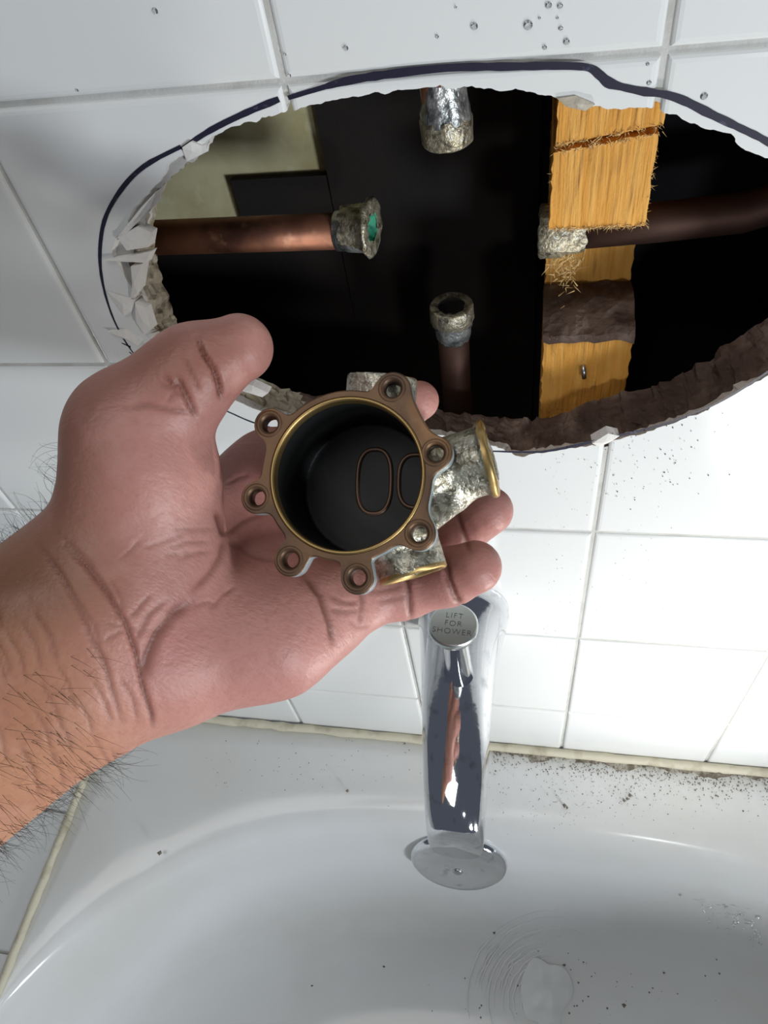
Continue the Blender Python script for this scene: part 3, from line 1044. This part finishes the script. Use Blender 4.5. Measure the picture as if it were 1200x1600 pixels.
quads(o1, o2); quads(o2, o3, 1); quads(b1, b3)
for a, b, c in zip(hl1, hl2, hl3): quads(a, b, 2); quads(b, c, 2)
back_c = Vector(vw((0, 0, 0)))
iv = Matrix(VL.tolist())
def flat(vs):
    res = []
    for v in vs:
        c = (np.array(v.co) - CAMP) @ RC.T - C0; l = VL @ c; res.append(Vector((l[0], l[1], 0)))
    return res
for loops in ([o1, b1] + hl1, [o3, b3] + hl3):
    allv = [v for l in loops for v in l]
    for t in tessellate_polygon([flat(l) for l in loops]):
        try: bm.faces.new([allv[i] for i in t])
        except ValueError: pass
fo = bmobj('flange', bm, [M_flange, M_edge, M_port], valve)
# raised rings round each screw hole
for lx, ly in lug:
    bm = bmesh.new(); ang = np.arange(28) * 2 * np.pi / 28; rows = []
    for r, z in ((12.6, .0010), (14.5, -.0001), (17.5, -.0004), (20.5, -.00042), (23, -.0001)):
        rows.append([L3(lx + r * S * math.cos(a), ly + r * S * math.sin(a), z) for a in ang])
    for A, B in zip(rows[:-1], rows[1:]): quads(A, B)
    bmobj('screw_lug', bm, M_flange, valve)
# bright rim
bm = bmesh.new(); rows = []
for r, z in ((RB - .0001, .003), (RB - .0001, .0002), (RB + .0002, -.0004), (RB + .0006, -.0005), (RB + .0010, -.0001), (RB + .0013, .002)):
    rows.append([L3(r * math.cos(a), r * math.sin(a), z) for a in np.arange(NB) * 2 * np.pi / NB])
for A, B in zip(rows[:-1], rows[1:]): quads(A, B)
bmobj('bore_rim', bm, M_rim, valve)


# oval ports on the inner wall
def port(bm, phi, z0, hw, hh, tilt=0., rt=.0009):
    pts = []
    for k in range(40):
        a = 2 * math.pi * k / 40
        s_ = hw * math.cos(a); t_ = hh * math.sin(a)
        t_ = math.copysign(abs(math.sin(a)) ** .6, math.sin(a)) * hh
        aa = phi + t_ / RB; r = RB - .0004
        pts.append(Vector(vw((r * math.cos(aa), r * math.sin(aa), z0 + s_))))
    n = len(pts)
    rings = []
    for i in range(n):
        d = pts[(i + 1) % n] - pts[i - 1]; x, y = frame(d)
        rings.append([bm.verts.new(pts[i] + (x * math.cos(q) + y * math.sin(q)) * rt) for q in np.arange(8) * math.pi / 4])
    for i in range(n):
        A, B = rings[i], rings[(i + 1) % n]
        for k in range(8):
            f = bm.faces.new((A[k], A[(k + 1) % 8], B[(k + 1) % 8], B[k])); f.smooth = True
# port rings on the end wall of the bore
for ox, oh in ((.0015, .0098), (.0142, .0080)):
    bm = bmesh.new()
    ring_pts = []
    for k in range(48):
        a = 2 * math.pi * k / 48
        c_, s_ = math.cos(a), math.sin(a)
        ring_pts.append(Vector(vw((ox + .0052 * math.copysign(abs(c_) ** .8, c_), -.0025 + oh * math.copysign(abs(s_) ** .7, s_), .0283))))
    rings = []
    for i in range(48):
        d = ring_pts[(i + 1) % 48] - ring_pts[i - 1]; x, y = frame(d)
        rings.append([bm.verts.new(ring_pts[i] + (x * math.cos(q) + y * math.sin(q)) * .0007) for q in np.arange(8) * math.pi / 4])
    for i in range(48):
        A, B = rings[i], rings[(i + 1) % 48]
        for k in range(8): bm.faces.new((A[k], A[(k + 1) % 8], B[(k + 1) % 8], B[k])).smooth = True
    bmobj('port_ring', bm, M_port, valve)
# outlet lips
bm = bmesh.new()
def v3(p): return Vector(vw(p))
axr = (v3(Rc + ue * .01) - v3(Rc)).normalized()
lathe(bm, v3(Rc), axr, [(.0070, -.002), (.0072, .0004), (.0088, .0010), (.0106, .0006), (.0110, -.0002), (.0108, -.0012)], 52, .0006, seed=3)
bmobj('outlet_lip', bm, M_rim, valve, True)
bm = bmesh.new()
lathe(bm, v3(Rc), axr, [(.0069, -.001), (.0066, -.010), (.0001, -.0101)], 32, .0003)
bmobj('outlet_bore', bm, M_green, valve, True)
axd = (v3(Dc + dd * .01) - v3(Dc)).normalized()
bm = bmesh.new()
lathe(bm, v3(Dc), axd, [(.0070, -.002), (.0072, .0004), (.0090, .0007), (.0098, .0002), (.0099, -.0008)], 52, .0003, seed=6)
bmobj('outlet_lip', bm, M_rim, valve, True)

# ================================================================== HAND
H = .00072


def cp(u, v, t):
    return np.array([(u - 600) / F * t, (v - 800) / F * t, t])


LO = (-.155, -.062, .165); HI = (.046, .128, .292)
g = SDF(LO, HI, H)


def C(a, b, k=.012, grid=None):
    (u, v, t, r), (u2, v2, t2, r2) = a, b
    (grid or g).cap(cp(u, v, t), cp(u2, v2, t2), r * t / F, r2 * t2 / F, k)


# forearm
C((-300, 1140, .205, 112), (118, 930, .212, 104), .006)
C((-300, 1425, .205, 116), (158, 1055, .212, 100), .02)
C((-300, 1280, .200, 118), (140, 990, .208, 112), .02)
# wrist to palm
C((118, 930, .212, 104), (185, 900, .212, 108), .015)
C((158, 1050, .212, 100), (250, 1005, .216, 102), .015)
# thenar
C((185, 905, .209, 102), (216, 725, .203, 95), .015)
C((216, 725, .203, 95), (208, 672, .201, 86), .012)
C((245, 765, .208, 82), (268, 865, .212, 80), .014)
# thumb
C((208, 672, .201, 84), (292, 592, .196, 66), .010)
C((292, 592, .196, 66), (310, 575, .195, 62), .008)
C((305, 575, .195, 60), (374, 544, .194, 53), .004)
# palm plate
C((230, 915, .230, 84), (425, 742, .249, 72), .012)
C((235, 950, .230, 84), (480, 850, .250, 72), .012)
C((262, 1005, .227, 88), (530, 915, .246, 62), .012)
C((285, 1026, .217, 94), (425, 988, .222, 90), .012)
C((425, 988, .222, 90), (495, 952, .229, 76), .012)
# fingers, each a tapering chain of its own
fing = {
    'pinky': [(500, 950, .231, 66), (560, 935, .236, 49), (628, 922, .238, 45), (636, 920, .238, 44), (696, 904, .233, 43), (706, 900, .232, 44), (742, 886, .227, 42)],
    'ring': [(500, 905, .250, 60), (580, 885, .257, 50), (650, 858, .260, 46), (715, 828, .252, 43), (764, 798, .243, 38)],
    'middle': [(470, 850, .252, 60), (560, 815, .262, 50), (630, 780, .267, 45), (690, 748, .260, 38)],
    'index': [(420, 755, .251, 64), (520, 700, .268, 50), (590, 660, .274, 44), (655, 626, .263, 31)]}
for nm, ch in fing.items():
    for i in range(len(ch) - 1):
        C(ch[i], ch[i + 1], .008 if i == 0 else .0022)
P, Fc = g.mesh()
P = relax(P, Fc, 2, .5)
N_ = vnormals(P, Fc)
# make sure normals point outward
ctr = cp(230, 900, .215)
flip = float(np.mean(np.sum(N_ * (P - ctr), 1))) < 0
if flip: N_ = -N_
U = 600 + F * P[:, 0] / P[:, 2]; V = 800 + F * P[:, 1] / P[:, 2]
front = N_[:, 2] < .15


def crease(pts, width, depth, extra=None, sel=None):
    """press a fold into the skin along a line; width px, depth m"""
    d = np.full(len(P), 1e9)
    nseg = len(pts) - 1; taper = np.ones(len(P))
    for i in range(nseg):
        a = np.array(pts[i], float); b = np.array(pts[i + 1], float); ba = b - a
        t = np.clip(((U - a[0]) * ba[0] + (V - a[1]) * ba[1]) / (ba @ ba), 0, 1)
        q = np.hypot(U - a[0] - t * ba[0], V - a[1] - t * ba[1])
        s_ = (i + t) / nseg
        better = q < d
        taper = np.where(better, np.clip(np.minimum(s_, 1 - s_) * 5 + .25, 0, 1), taper)
        d = np.minimum(d, q)
    k = np.exp(-(d / width) ** 2) * depth * taper
    if sel is not None: k = k * sel
    k = k * front
    return k


disp = np.zeros(len(P))
CR = [
    # wrist folds
    ([(100, 850), (135, 885), (170, 930), (195, 970), (212, 1020), (222, 1070), (236, 1118), (238, 1136)], 4, .0010),
    ([(60, 850), (90, 890), (120, 945), (142, 995), (162, 1030), (175, 1080), (190, 1130)], 4, .0006),
    ([(90, 830), (140, 880), (172, 925), (182, 965)], 3, .0004),
    # heel of the hand
    ([(222, 1060), (228, 1030), (245, 990), (270, 960), (300, 940)], 9, .0009),
    ([(212, 1000), (232, 960), (262, 935)], 5, .0004),
    # life line, around the thenar
    ([(352, 838), (345, 870), (330, 895), (300, 925)], 5, .0006),
    ([(350, 838), (385, 812), (420, 800)], 4, .0005), ([(355, 846), (400, 870), (450, 880)], 4, .0004),
    ([(340, 800), (352, 838)], 6, .001),
    # thumb
    ([(306, 526), (318, 552), (334, 576), (344, 604), (345, 622)], 3.6, .0020), ([(290, 560), (300, 585), (312, 610)], 3, .0005),
    ([(306, 650), (296, 630), (284, 606), (276, 590)], 5, .0014), ([(284, 606), (268, 600), (256, 586)], 3, .0008), ([(198, 636), (230, 632), (262, 640), (300, 646)], 4, .0005),
    ([(250, 600), (268, 606), (285, 620)], 4, .0005), ([(262, 585), (272, 612), (262, 628)], 3.5, .0004),
    # palm lines by the fingers
    ([(470, 890), (500, 930), (515, 975), (520, 1005)], 5, .0009), ([(515, 930), (535, 940), (560, 942)], 4, .0004),
    ([(515, 952), (540, 955), (572, 952)], 4, .0004), ([(575, 925), (600, 922), (630, 915)], 3, .0003), ([(590, 940), (612, 936), (636, 932)], 3, .0003),
    ([(545, 970), (560, 980), (580, 978)], 3, .0003),
    # pinky joints
    ([(632, 880), (638, 925), (642, 968)], 4, .0010), ([(695, 868), (700, 905), (712, 935), (720, 944)], 5, .0014),
    ([(560, 900), (566, 940), (562, 975)], 4, .0006),
    # ring finger joint
    ([(712, 790), (720, 825), (735, 862)], 4, .0008),
]
rh = random.Random(12)
for k in range(16):      # fine palm and heel wrinkles
    u0, v0 = rh.uniform(150, 470), rh.uniform(740, 1060)
    a = rh.uniform(-.9, .2); L_ = rh.uniform(30, 80)
    CR.append(([(u0, v0), (u0 + L_ * math.cos(a) * .5, v0 + L_ * math.sin(a) * .5 + rh.uniform(-6, 6)), (u0 + L_ * math.cos(a), v0 + L_ * math.sin(a))], 2.5, .00034))
for k in range(26):      # forearm skin lines, roughly across the arm
    u0, v0 = rh.uniform(-30, 190), rh.uniform(900, 1180)
    L_ = rh.uniform(40, 90)
    CR.append(([(u0, v0), (u0 + L_ * .3, v0 + L_ * .5), (u0 + L_ * .42, v0 + L_)], 2.6, .00036))
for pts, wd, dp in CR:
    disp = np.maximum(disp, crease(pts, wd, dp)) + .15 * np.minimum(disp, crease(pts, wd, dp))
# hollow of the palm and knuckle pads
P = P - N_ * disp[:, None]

# skin tone, with shade painted into creases, thumb, hollow and left edge
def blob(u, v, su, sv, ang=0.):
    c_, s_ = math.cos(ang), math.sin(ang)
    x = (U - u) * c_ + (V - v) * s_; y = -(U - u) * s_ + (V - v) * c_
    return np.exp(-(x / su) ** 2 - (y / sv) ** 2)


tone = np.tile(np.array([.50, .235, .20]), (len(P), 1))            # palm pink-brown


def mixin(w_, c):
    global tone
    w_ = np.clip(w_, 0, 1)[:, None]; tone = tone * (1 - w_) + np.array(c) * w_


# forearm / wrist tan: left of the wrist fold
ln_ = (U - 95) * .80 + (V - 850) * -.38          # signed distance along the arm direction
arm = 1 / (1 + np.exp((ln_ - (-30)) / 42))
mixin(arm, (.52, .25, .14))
left_shade = 1 / (1 + np.exp((U - 165) / 26)) / (1 + np.exp((V - 850) / 40))
mixin(left_shade * .85, (.24, .11, .07))  # shade along the left contour of the hand, put into the colour
mixin(blob(280, 560, 140, 75) * .85, (.30, .125, .085))  # browner thumb, its shade mixed into the colour
mixin(blob(20, 915, 200, 90, .0) * .95, (.25, .115, .065))  # darker tan with the upper forearm's shade painted in
mixin(blob(410, 760, 90, 90) * .6, (.36, .15, .13))  # shadow of the palm hollow, as colour
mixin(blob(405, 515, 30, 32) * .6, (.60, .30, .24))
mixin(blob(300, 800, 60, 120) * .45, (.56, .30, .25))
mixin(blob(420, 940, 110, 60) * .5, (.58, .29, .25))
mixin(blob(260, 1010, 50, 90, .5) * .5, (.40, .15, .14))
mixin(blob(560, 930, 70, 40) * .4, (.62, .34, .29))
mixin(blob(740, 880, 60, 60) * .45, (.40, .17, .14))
mixin(np.clip(disp / .0009, 0, 1) ** .8 * .8, (.17, .06, .042))  # shade in the folds, painted by crease depth
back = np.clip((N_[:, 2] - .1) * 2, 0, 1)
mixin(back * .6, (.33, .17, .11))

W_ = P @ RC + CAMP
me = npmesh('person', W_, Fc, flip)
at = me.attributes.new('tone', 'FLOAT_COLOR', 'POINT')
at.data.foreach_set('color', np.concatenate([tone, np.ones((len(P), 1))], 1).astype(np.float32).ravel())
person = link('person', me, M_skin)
tag(person, 'bare left forearm and open palm of a person holding the brass valve body', 'person')

# thumb nail on the far side of the thumb
def nail(c, dirv, nrm, L_, Wd, rad):
    bm = bmesh.new(); c = Vector(c); d = Vector(dirv).normalized(); n = Vector(nrm).normalized(); s_ = d.cross(n).normalized(); rows = []
    for i in range(7):
        r = []
        for j in range(9):
            a = (j / 8 - .5) * 1.5; t = i / 6
            wq = 1 if t < .7 else math.sqrt(max(0, 1 - ((t - .7) / .34) ** 2)) * .4 + .6
            r.append(bm.verts.new(c + d * (t - .5) * L_ + s_ * math.sin(a) * Wd * .7 * wq + n * (math.cos(a) - 1) * rad * .5))
        rows.append(r)
    for i in range(6):
        for j in range(8): bm.faces.new((rows[i][j], rows[i + 1][j], rows[i + 1][j + 1], rows[i][j + 1]))
    ex_ = bmesh.ops.extrude_face_region(bm, geom=bm.faces[:])
    for e in ex_['geom']:
        if isinstance(e, bmesh.types.BMVert): e.co += n * .0005
    bmobj('fingernail', bm, M_nail, person, True)


def cam2w(p): return Vector(np.asarray(p) @ RC + CAMP)
def dirw(p): return Vector(np.asarray(p, float) @ RC)
nd = dirw((.88, -.42, .0)); nn = dirw((-.20, -.50, .88))
nail(cam2w(cp(742, 884, .227)) + dirw((.3, .1, .95)).normalized() * .0080, dirw((.85, -.3, -.35)), dirw((.35, .1, .95)), .010, .0065, .006)
nail(cam2w(cp(764, 798, .243)) + dirw((.3, .1, .95)).normalized() * .0078, dirw((.8, -.4, -.35)), dirw((.35, .1, .95)), .010, .0065, .006)

# arm hair
cu = bpy.data.curves.new('arm_hair', 'CURVE'); cu.dimensions = '3D'; cu.bevel_depth = .000045; cu.bevel_resolution = 0
rh = random.Random(21)
# candidate roots: vertices along both silhouette edges and sparse ones on the forearm
Nz = np.abs(N_[:, 2])
sil = Nz < .45
z1 = np.argwhere(sil & (U > -20) & (U < 112) & (V > 690) & (V < 900) & (N_[:, 1] < .3)).ravel()
z2 = np.argwhere(sil & (U > -60) & (U < 185) & (V > 1150) & (V < 1460) & (N_[:, 1] > .2)).ravel()
z3 = np.argwhere((N_[:, 2] < -.2) & (U > -20) & (U < 150) & (V > 1010) & (V < 1330) & ((U - 0) * .6 + (V - 1010) > 30)).ravel()
def hair(i, L_, up):
    p = P[i]; n = N_[i].copy()
    tang = np.array([.75, -.55, 0.]) if not up else np.array([.2, -.8, 0.])
    tang = tang - n * (tang @ n)
    if up: d = n * .9 + tang * rh.uniform(-.5, .9) + np.array([rh.gauss(0, .3), rh.gauss(0, .3), rh.gauss(0, .25)])
    else: d = n * rh.uniform(.35, .8) + tang * rh.uniform(.1, 1.2) + np.array([rh.gauss(0, .5), rh.gauss(0, .45), rh.gauss(0, .2)])
    d /= np.linalg.norm(d)
    side = np.array([rh.gauss(0, 1), rh.gauss(0, 1), rh.gauss(0, .4)])
    sp_ = cu.splines.new('POLY'); sp_.points.add(5)
    q = p.copy()
    for k in range(6):
        w3 = q @ RC + CAMP; sp_.points[k].co = (*w3, 1); sp_.points[k].radius = 1.15 - .16 * k
        q = q + d * L_ / 5; d = d + side * .24; d /= np.linalg.norm(d)
for k in range(95):
    hair(rh.choice(z1), rh.uniform(.004, .011), True)
for k in range(140):
    hair(rh.choice(z2), rh.uniform(.006, .014), False)
for k in range(150):
    i = rh.choice(z3); n = N_[i]
    p = P[i]; d = n * .28 + np.array([.8, .28 + rh.gauss(0, .3), 0]); d /= np.linalg.norm(d)
    sp_ = cu.splines.new('POLY'); sp_.points.add(5); q = p.copy(); L_ = rh.uniform(.005, .012); side = np.array([0, rh.uniform(.05, .35), .12])
    for kk in range(6):
        sp_.points[kk].co = (*(q @ RC + CAMP), 1); sp_.points[kk].radius = 1.1 - .15 * kk
        q = q + d * L_ / 5; d = d + side * .3; d /= np.linalg.norm(d)
ho = bpy.data.objects.new('tmp_hair', cu); COL.objects.link(ho)
dg = bpy.context.evaluated_depsgraph_get()
hm = bpy.data.meshes.new_from_object(ho.evaluated_get(dg)); bpy.data.objects.remove(ho)
hm.materials.clear()
ao = link('arm_hair', hm, M_hair, person); tag(ao, 'dark curly hair', kind='stuff')

# ================================================================== SMALL THINGS
rg_ = random.Random(4)
# brown crumbs on the tiles below and right of the hole
bm = bmesh.new()
def cloud(n, u, v, su, sv, r0, r1):
    for _ in range(n):
        p = wall(rg_.gauss(u, su), rg_.gauss(v, sv), -.0003)
        grain(bm, p, rg_.uniform(r0, r1), rg_)
cloud(70, 1020, 720, 55, 30, .00015, .0004); cloud(60, 900, 740, 60, 40, .00012, .0003); cloud(50, 960, 830, 60, 70, .0001, .0003)
cloud(40, 860, 930, 40, 60, .0001, .0003); cloud(16, 1080, 650, 60, 12, .0002, .0004)
o = bmobj('mortar_crumbs', bm, M_mortar); tag(o, 'fine brown mortar crumbs stuck to the tiles below the hole', 'debris', kind='stuff')
# dirt along the rear rim of the tub
bm = bmesh.new()
for _ in range(900):
    u = rg_.uniform(770, 1210); base = 1166 + (u - 770) * .11
    v = base + abs(rg_.gauss(0, 18)); p = horiz(u, v, ZR + .0004)
    grain(bm, p, rg_.uniform(.0002, .0008), rg_)
for _ in range(420):
    u = rg_.gauss(960, 110); v = rg_.gauss(1235, 30); p = horiz(u, v, ZR + .0001)
    if p.y > -.004 or p.y < -.07: continue
    grain(bm, p, rg_.uniform(.0002, .0006), rg_)
for _ in range(70):
    u = rg_.uniform(320, 640); v = rg_.uniform(1150, 1240); p = horiz(u, v, ZR + .0001)
    if p.y > -.004: continue
    grain(bm, p, rg_.uniform(.0002, .0006), rg_)
for u, v, r in ((980, 1248, .0022), (984, 1243, .0016), (882, 1258, .0018), (886, 1262, .0012), (632, 1162, .0012), (975, 1251, .0014)):
    grain(bm, horiz(u, v, ZR), r, rg_)
o = bmobj('rim_grit', bm, M_grit); tag(o, 'dark grit scattered over the rear rim of the bathtub right of the spout', 'debris', kind='stuff')
# silt heap against the wall
bm = bmesh.new(); rows = []
for i in range(90):
    u = 770 + 440 * i / 89; r = []
    p0 = horiz(u, 1163 + (u - 770) * .108, ZR)
    wd = .004 + .010 * max(0, noise.noise(Vector((i * .11, 2, 0))) + .25) * (1 if 5 < i < 84 else .3)
    for j in range(9):
        t = j / 8; hgt = .0022 * math.sin(math.pi * (t * .8 + .2)) * (1 + .9 * noise.noise(Vector((i * .5, j * .8, 1)))) * (.7 + noise.noise(Vector((i * .13, 5, 0))))
        edgej = .003 * noise.noise(Vector((i * .45, 9, 0)))
        r.append(bm.verts.new((p0.x, -.0015 - (wd + edgej) * t - .002, ZR + max(hgt, 0) * (1 - t) ** .5 - .0003)))
    rows.append(r)
for a, b in zip(rows[:-1], rows[1:]):
    for j in range(8): bm.faces.new((a[j], b[j], b[j + 1], a[j + 1]))
o = bmobj('silt_deposit', bm, M_silt, None, True); tag(o, 'grey brown silt lying along the seam between tiles and bathtub', 'debris', kind='stuff')

# specks and foam at the drain
ZF = ZR - .302
bm = bmesh.new()
for _ in range(60):
    u, v = rg_.gauss(900, 110), rg_.gauss(1560, 30)
    p = horiz(u, v, ZF + .004); grain(bm, p, rg_.uniform(.0004, .0016), rg_)
for u, v, r in ((772, 1457, .0025), (487, 1540, .002), (600, 1510, .002), (880, 1510, .0025), (862, 1522, .002)):
    grain(bm, horiz(u, v, ZF + .01), r, rg_)


def fl_z(x, y):
    d = Vector((x, y)) - tc_; L_ = d.length; k = L_ / (edge(d.normalized()) - tc_).length
    for (k1, z1), (k2, z2) in zip(PK[:-1], PK[1:]):
        if k1 >= k >= k2: return z1 + (z2 - z1) * (k1 - k) / (k1 - k2)
    return PK[-1][1] if k < .06 else ZR


def on_tub(u, v, up=0.):
    z = ZF
    for _ in range(40):
        p = horiz(u, v, z); z = .5 * z + .5 * (fl_z(p.x, p.y) + up)
    p = horiz(u, v, z); return p


bm.free(); bm = bmesh.new()
for _ in range(60): grain(bm, on_tub(rg_.gauss(880, 110), rg_.gauss(1555, 30)), rg_.uniform(.0004, .0014), rg_)
for u, v, r in ((772, 1457, .0022), (487, 1540, .0018), (600, 1510, .0016), (882, 1508, .0024), (864, 1524, .002), (975, 1570, .0026), (250, 1333, .0022), (543, 1236, .0018)):
    grain(bm, on_tub(u, v), r, rg_)
o = bmobj('tub_specks', bm, M_grit); tag(o, 'dark specks on the bottom of the bathtub around the drain', 'debris', kind='stuff')

bm = bmesh.new(); rows = []
for i in range(13):
    r = []
    for k in range(40):
        a = 2 * math.pi * k / 40; t = i / 12
        rad = 46 * t * (1 + .35 * noise.noise(Vector((math.cos(a) * 1.4, math.sin(a) * 1.4, 4))))
        u, v = 850 + rad * .8 * math.cos(a), 1550 + rad * 1.25 * math.sin(a)
        r.append(bm.verts.new(on_tub(u, v, .002 + .007 * (1 - t * t) * (1 + .8 * noise.noise(Vector((u * .05, v * .05, 2)))))))
    rows.append(r)
for a, b in zip(rows[:-1], rows[1:]):
    for k in range(40):
        try: bm.faces.new((a[k], a[(k + 1) % 40], b[(k + 1) % 40], b[k]))
        except ValueError: pass
o = bmobj('soap_foam', bm, M_foam, None, True); tag(o, 'patch of whitish soap foam over the drain in the bathtub', 'foam', kind='stuff')
bm = bmesh.new()
for k in range(16):
    r0 = 45 + k * 6.5 + rg_.uniform(-3, 3); a0 = math.radians(rg_.uniform(150, 190)); a1 = math.radians(rg_.uniform(225, 300)); n = 16
    pts = [on_tub(868 + r0 * .95 * math.cos(a0 + (a1 - a0) * i / n) + 4 * noise.noise(Vector((i * .5, k, 0))), 1560 + r0 * .95 * math.sin(a0 + (a1 - a0) * i / n), .0008) for i in range(n + 1)]
    tube(bm, pts, [.0012 * math.sin(math.pi * (i + .4) / (n + .8)) for i in range(n + 1)], 6)
o = bmobj('water_ripples', bm, M_foam, None, True); tag(o, 'thin swirling ripples of draining water left of the foam', 'water', kind='stuff')


# water drops
def drop(p, n, r, group, label, d2=1.):
    n = Vector(n); x, y = frame(n); bm = bmesh.new(); rows = []
    for i in range(6):
        a = i / 5 * math.pi / 2; rr2 = r * math.cos(a) if i < 5 else r * .02
        rows.append([bm.verts.new(Vector(p) + n * (r * .38 * math.sin(a) + .00005) + (x * math.cos(q) + y * math.sin(q) * d2) * rr2) for q in np.arange(16) * math.pi / 8])
    for a, b in zip(rows[:-1], rows[1:]):
        for k in range(16): bm.faces.new((a[k], a[(k + 1) % 16], b[(k + 1) % 16], b[k]))
    bm.faces.new(rows[0]); bm.faces.new(rows[-1])
    o = bmobj('water_drop', bm, M_water, None, True); tag(o, label, 'water drop', group)


TOPD = [(825, 39, 10, 'largest round water drop on the tile above the middle of the hole'), (741, 41, 8, 'round water drop left of the largest one above the hole'),
        (857, 8, 7, 'left drop of the touching pair at the top edge of the picture'), (875, 9, 6, 'right drop of the touching pair at the top edge of the picture'),
        (876, 44, 5, 'small drop directly above the lowest right drop of the cluster over the hole'), (885, 65, 7, 'lowest right water drop of the cluster above the hole'),
        (851, 74, 5, 'lowest small water drop of the cluster, just above the marker line'), (871, 28, 3, 'tiny right droplet between the upper pair and the lower drops'),
        (843, 28, 3, 'tiny left droplet between the upper pair and the largest drop'), (712, 11, 3, 'tiny droplet at the top edge left of the drop cluster'),
        (683, 57, 4, 'faint small droplet left of the cluster above the top copper stub')]
for u, v, r, lb in TOPD:
    drop(wall(u, v), (0, -1, 0), r * .000125, 'water drops above the hole', lb)
TILED = [(242, 17, 8, 'flat water drop near the top edge on the top left tile'), (540, 75, 7, 'flat water drop right of the left vertical grout line above the hole'),
         (445, 85, 4, 'upper tiny drop on the left vertical grout line'), (452, 118, 5, 'lower tiny drop at the crossing of grout lines left of the hole top'),
         (120, 141, 5, 'flat water drop just above the horizontal grout line at far left'), (1014, 129, 6, 'small drop by the right grout line just above the marker line'),
         (1100, 150, 9, 'wide flat water drop on the tile at the upper right beside the marker line'), (1012, 100, 4, 'tiny drop left of the right vertical grout line')]
for u, v, r, lb in TILED:
    drop(wall(u, v), (0, -1, 0), r * .000115, 'water drops beside the grout lines', lb)
bm = bmesh.new()
for _ in range(45):
    u = rg_.gauss(1150, 35); v = 1440 + (u - 1150) * .5 + rg_.gauss(0, 12); grain(bm, on_tub(u, v, .0006), rg_.uniform(.0008, .0022), rg_)
o = bmobj('water_beads', bm, M_water, None, True); tag(o, 'beads of water on the inner slope of the bathtub at right', 'water', kind='stuff')
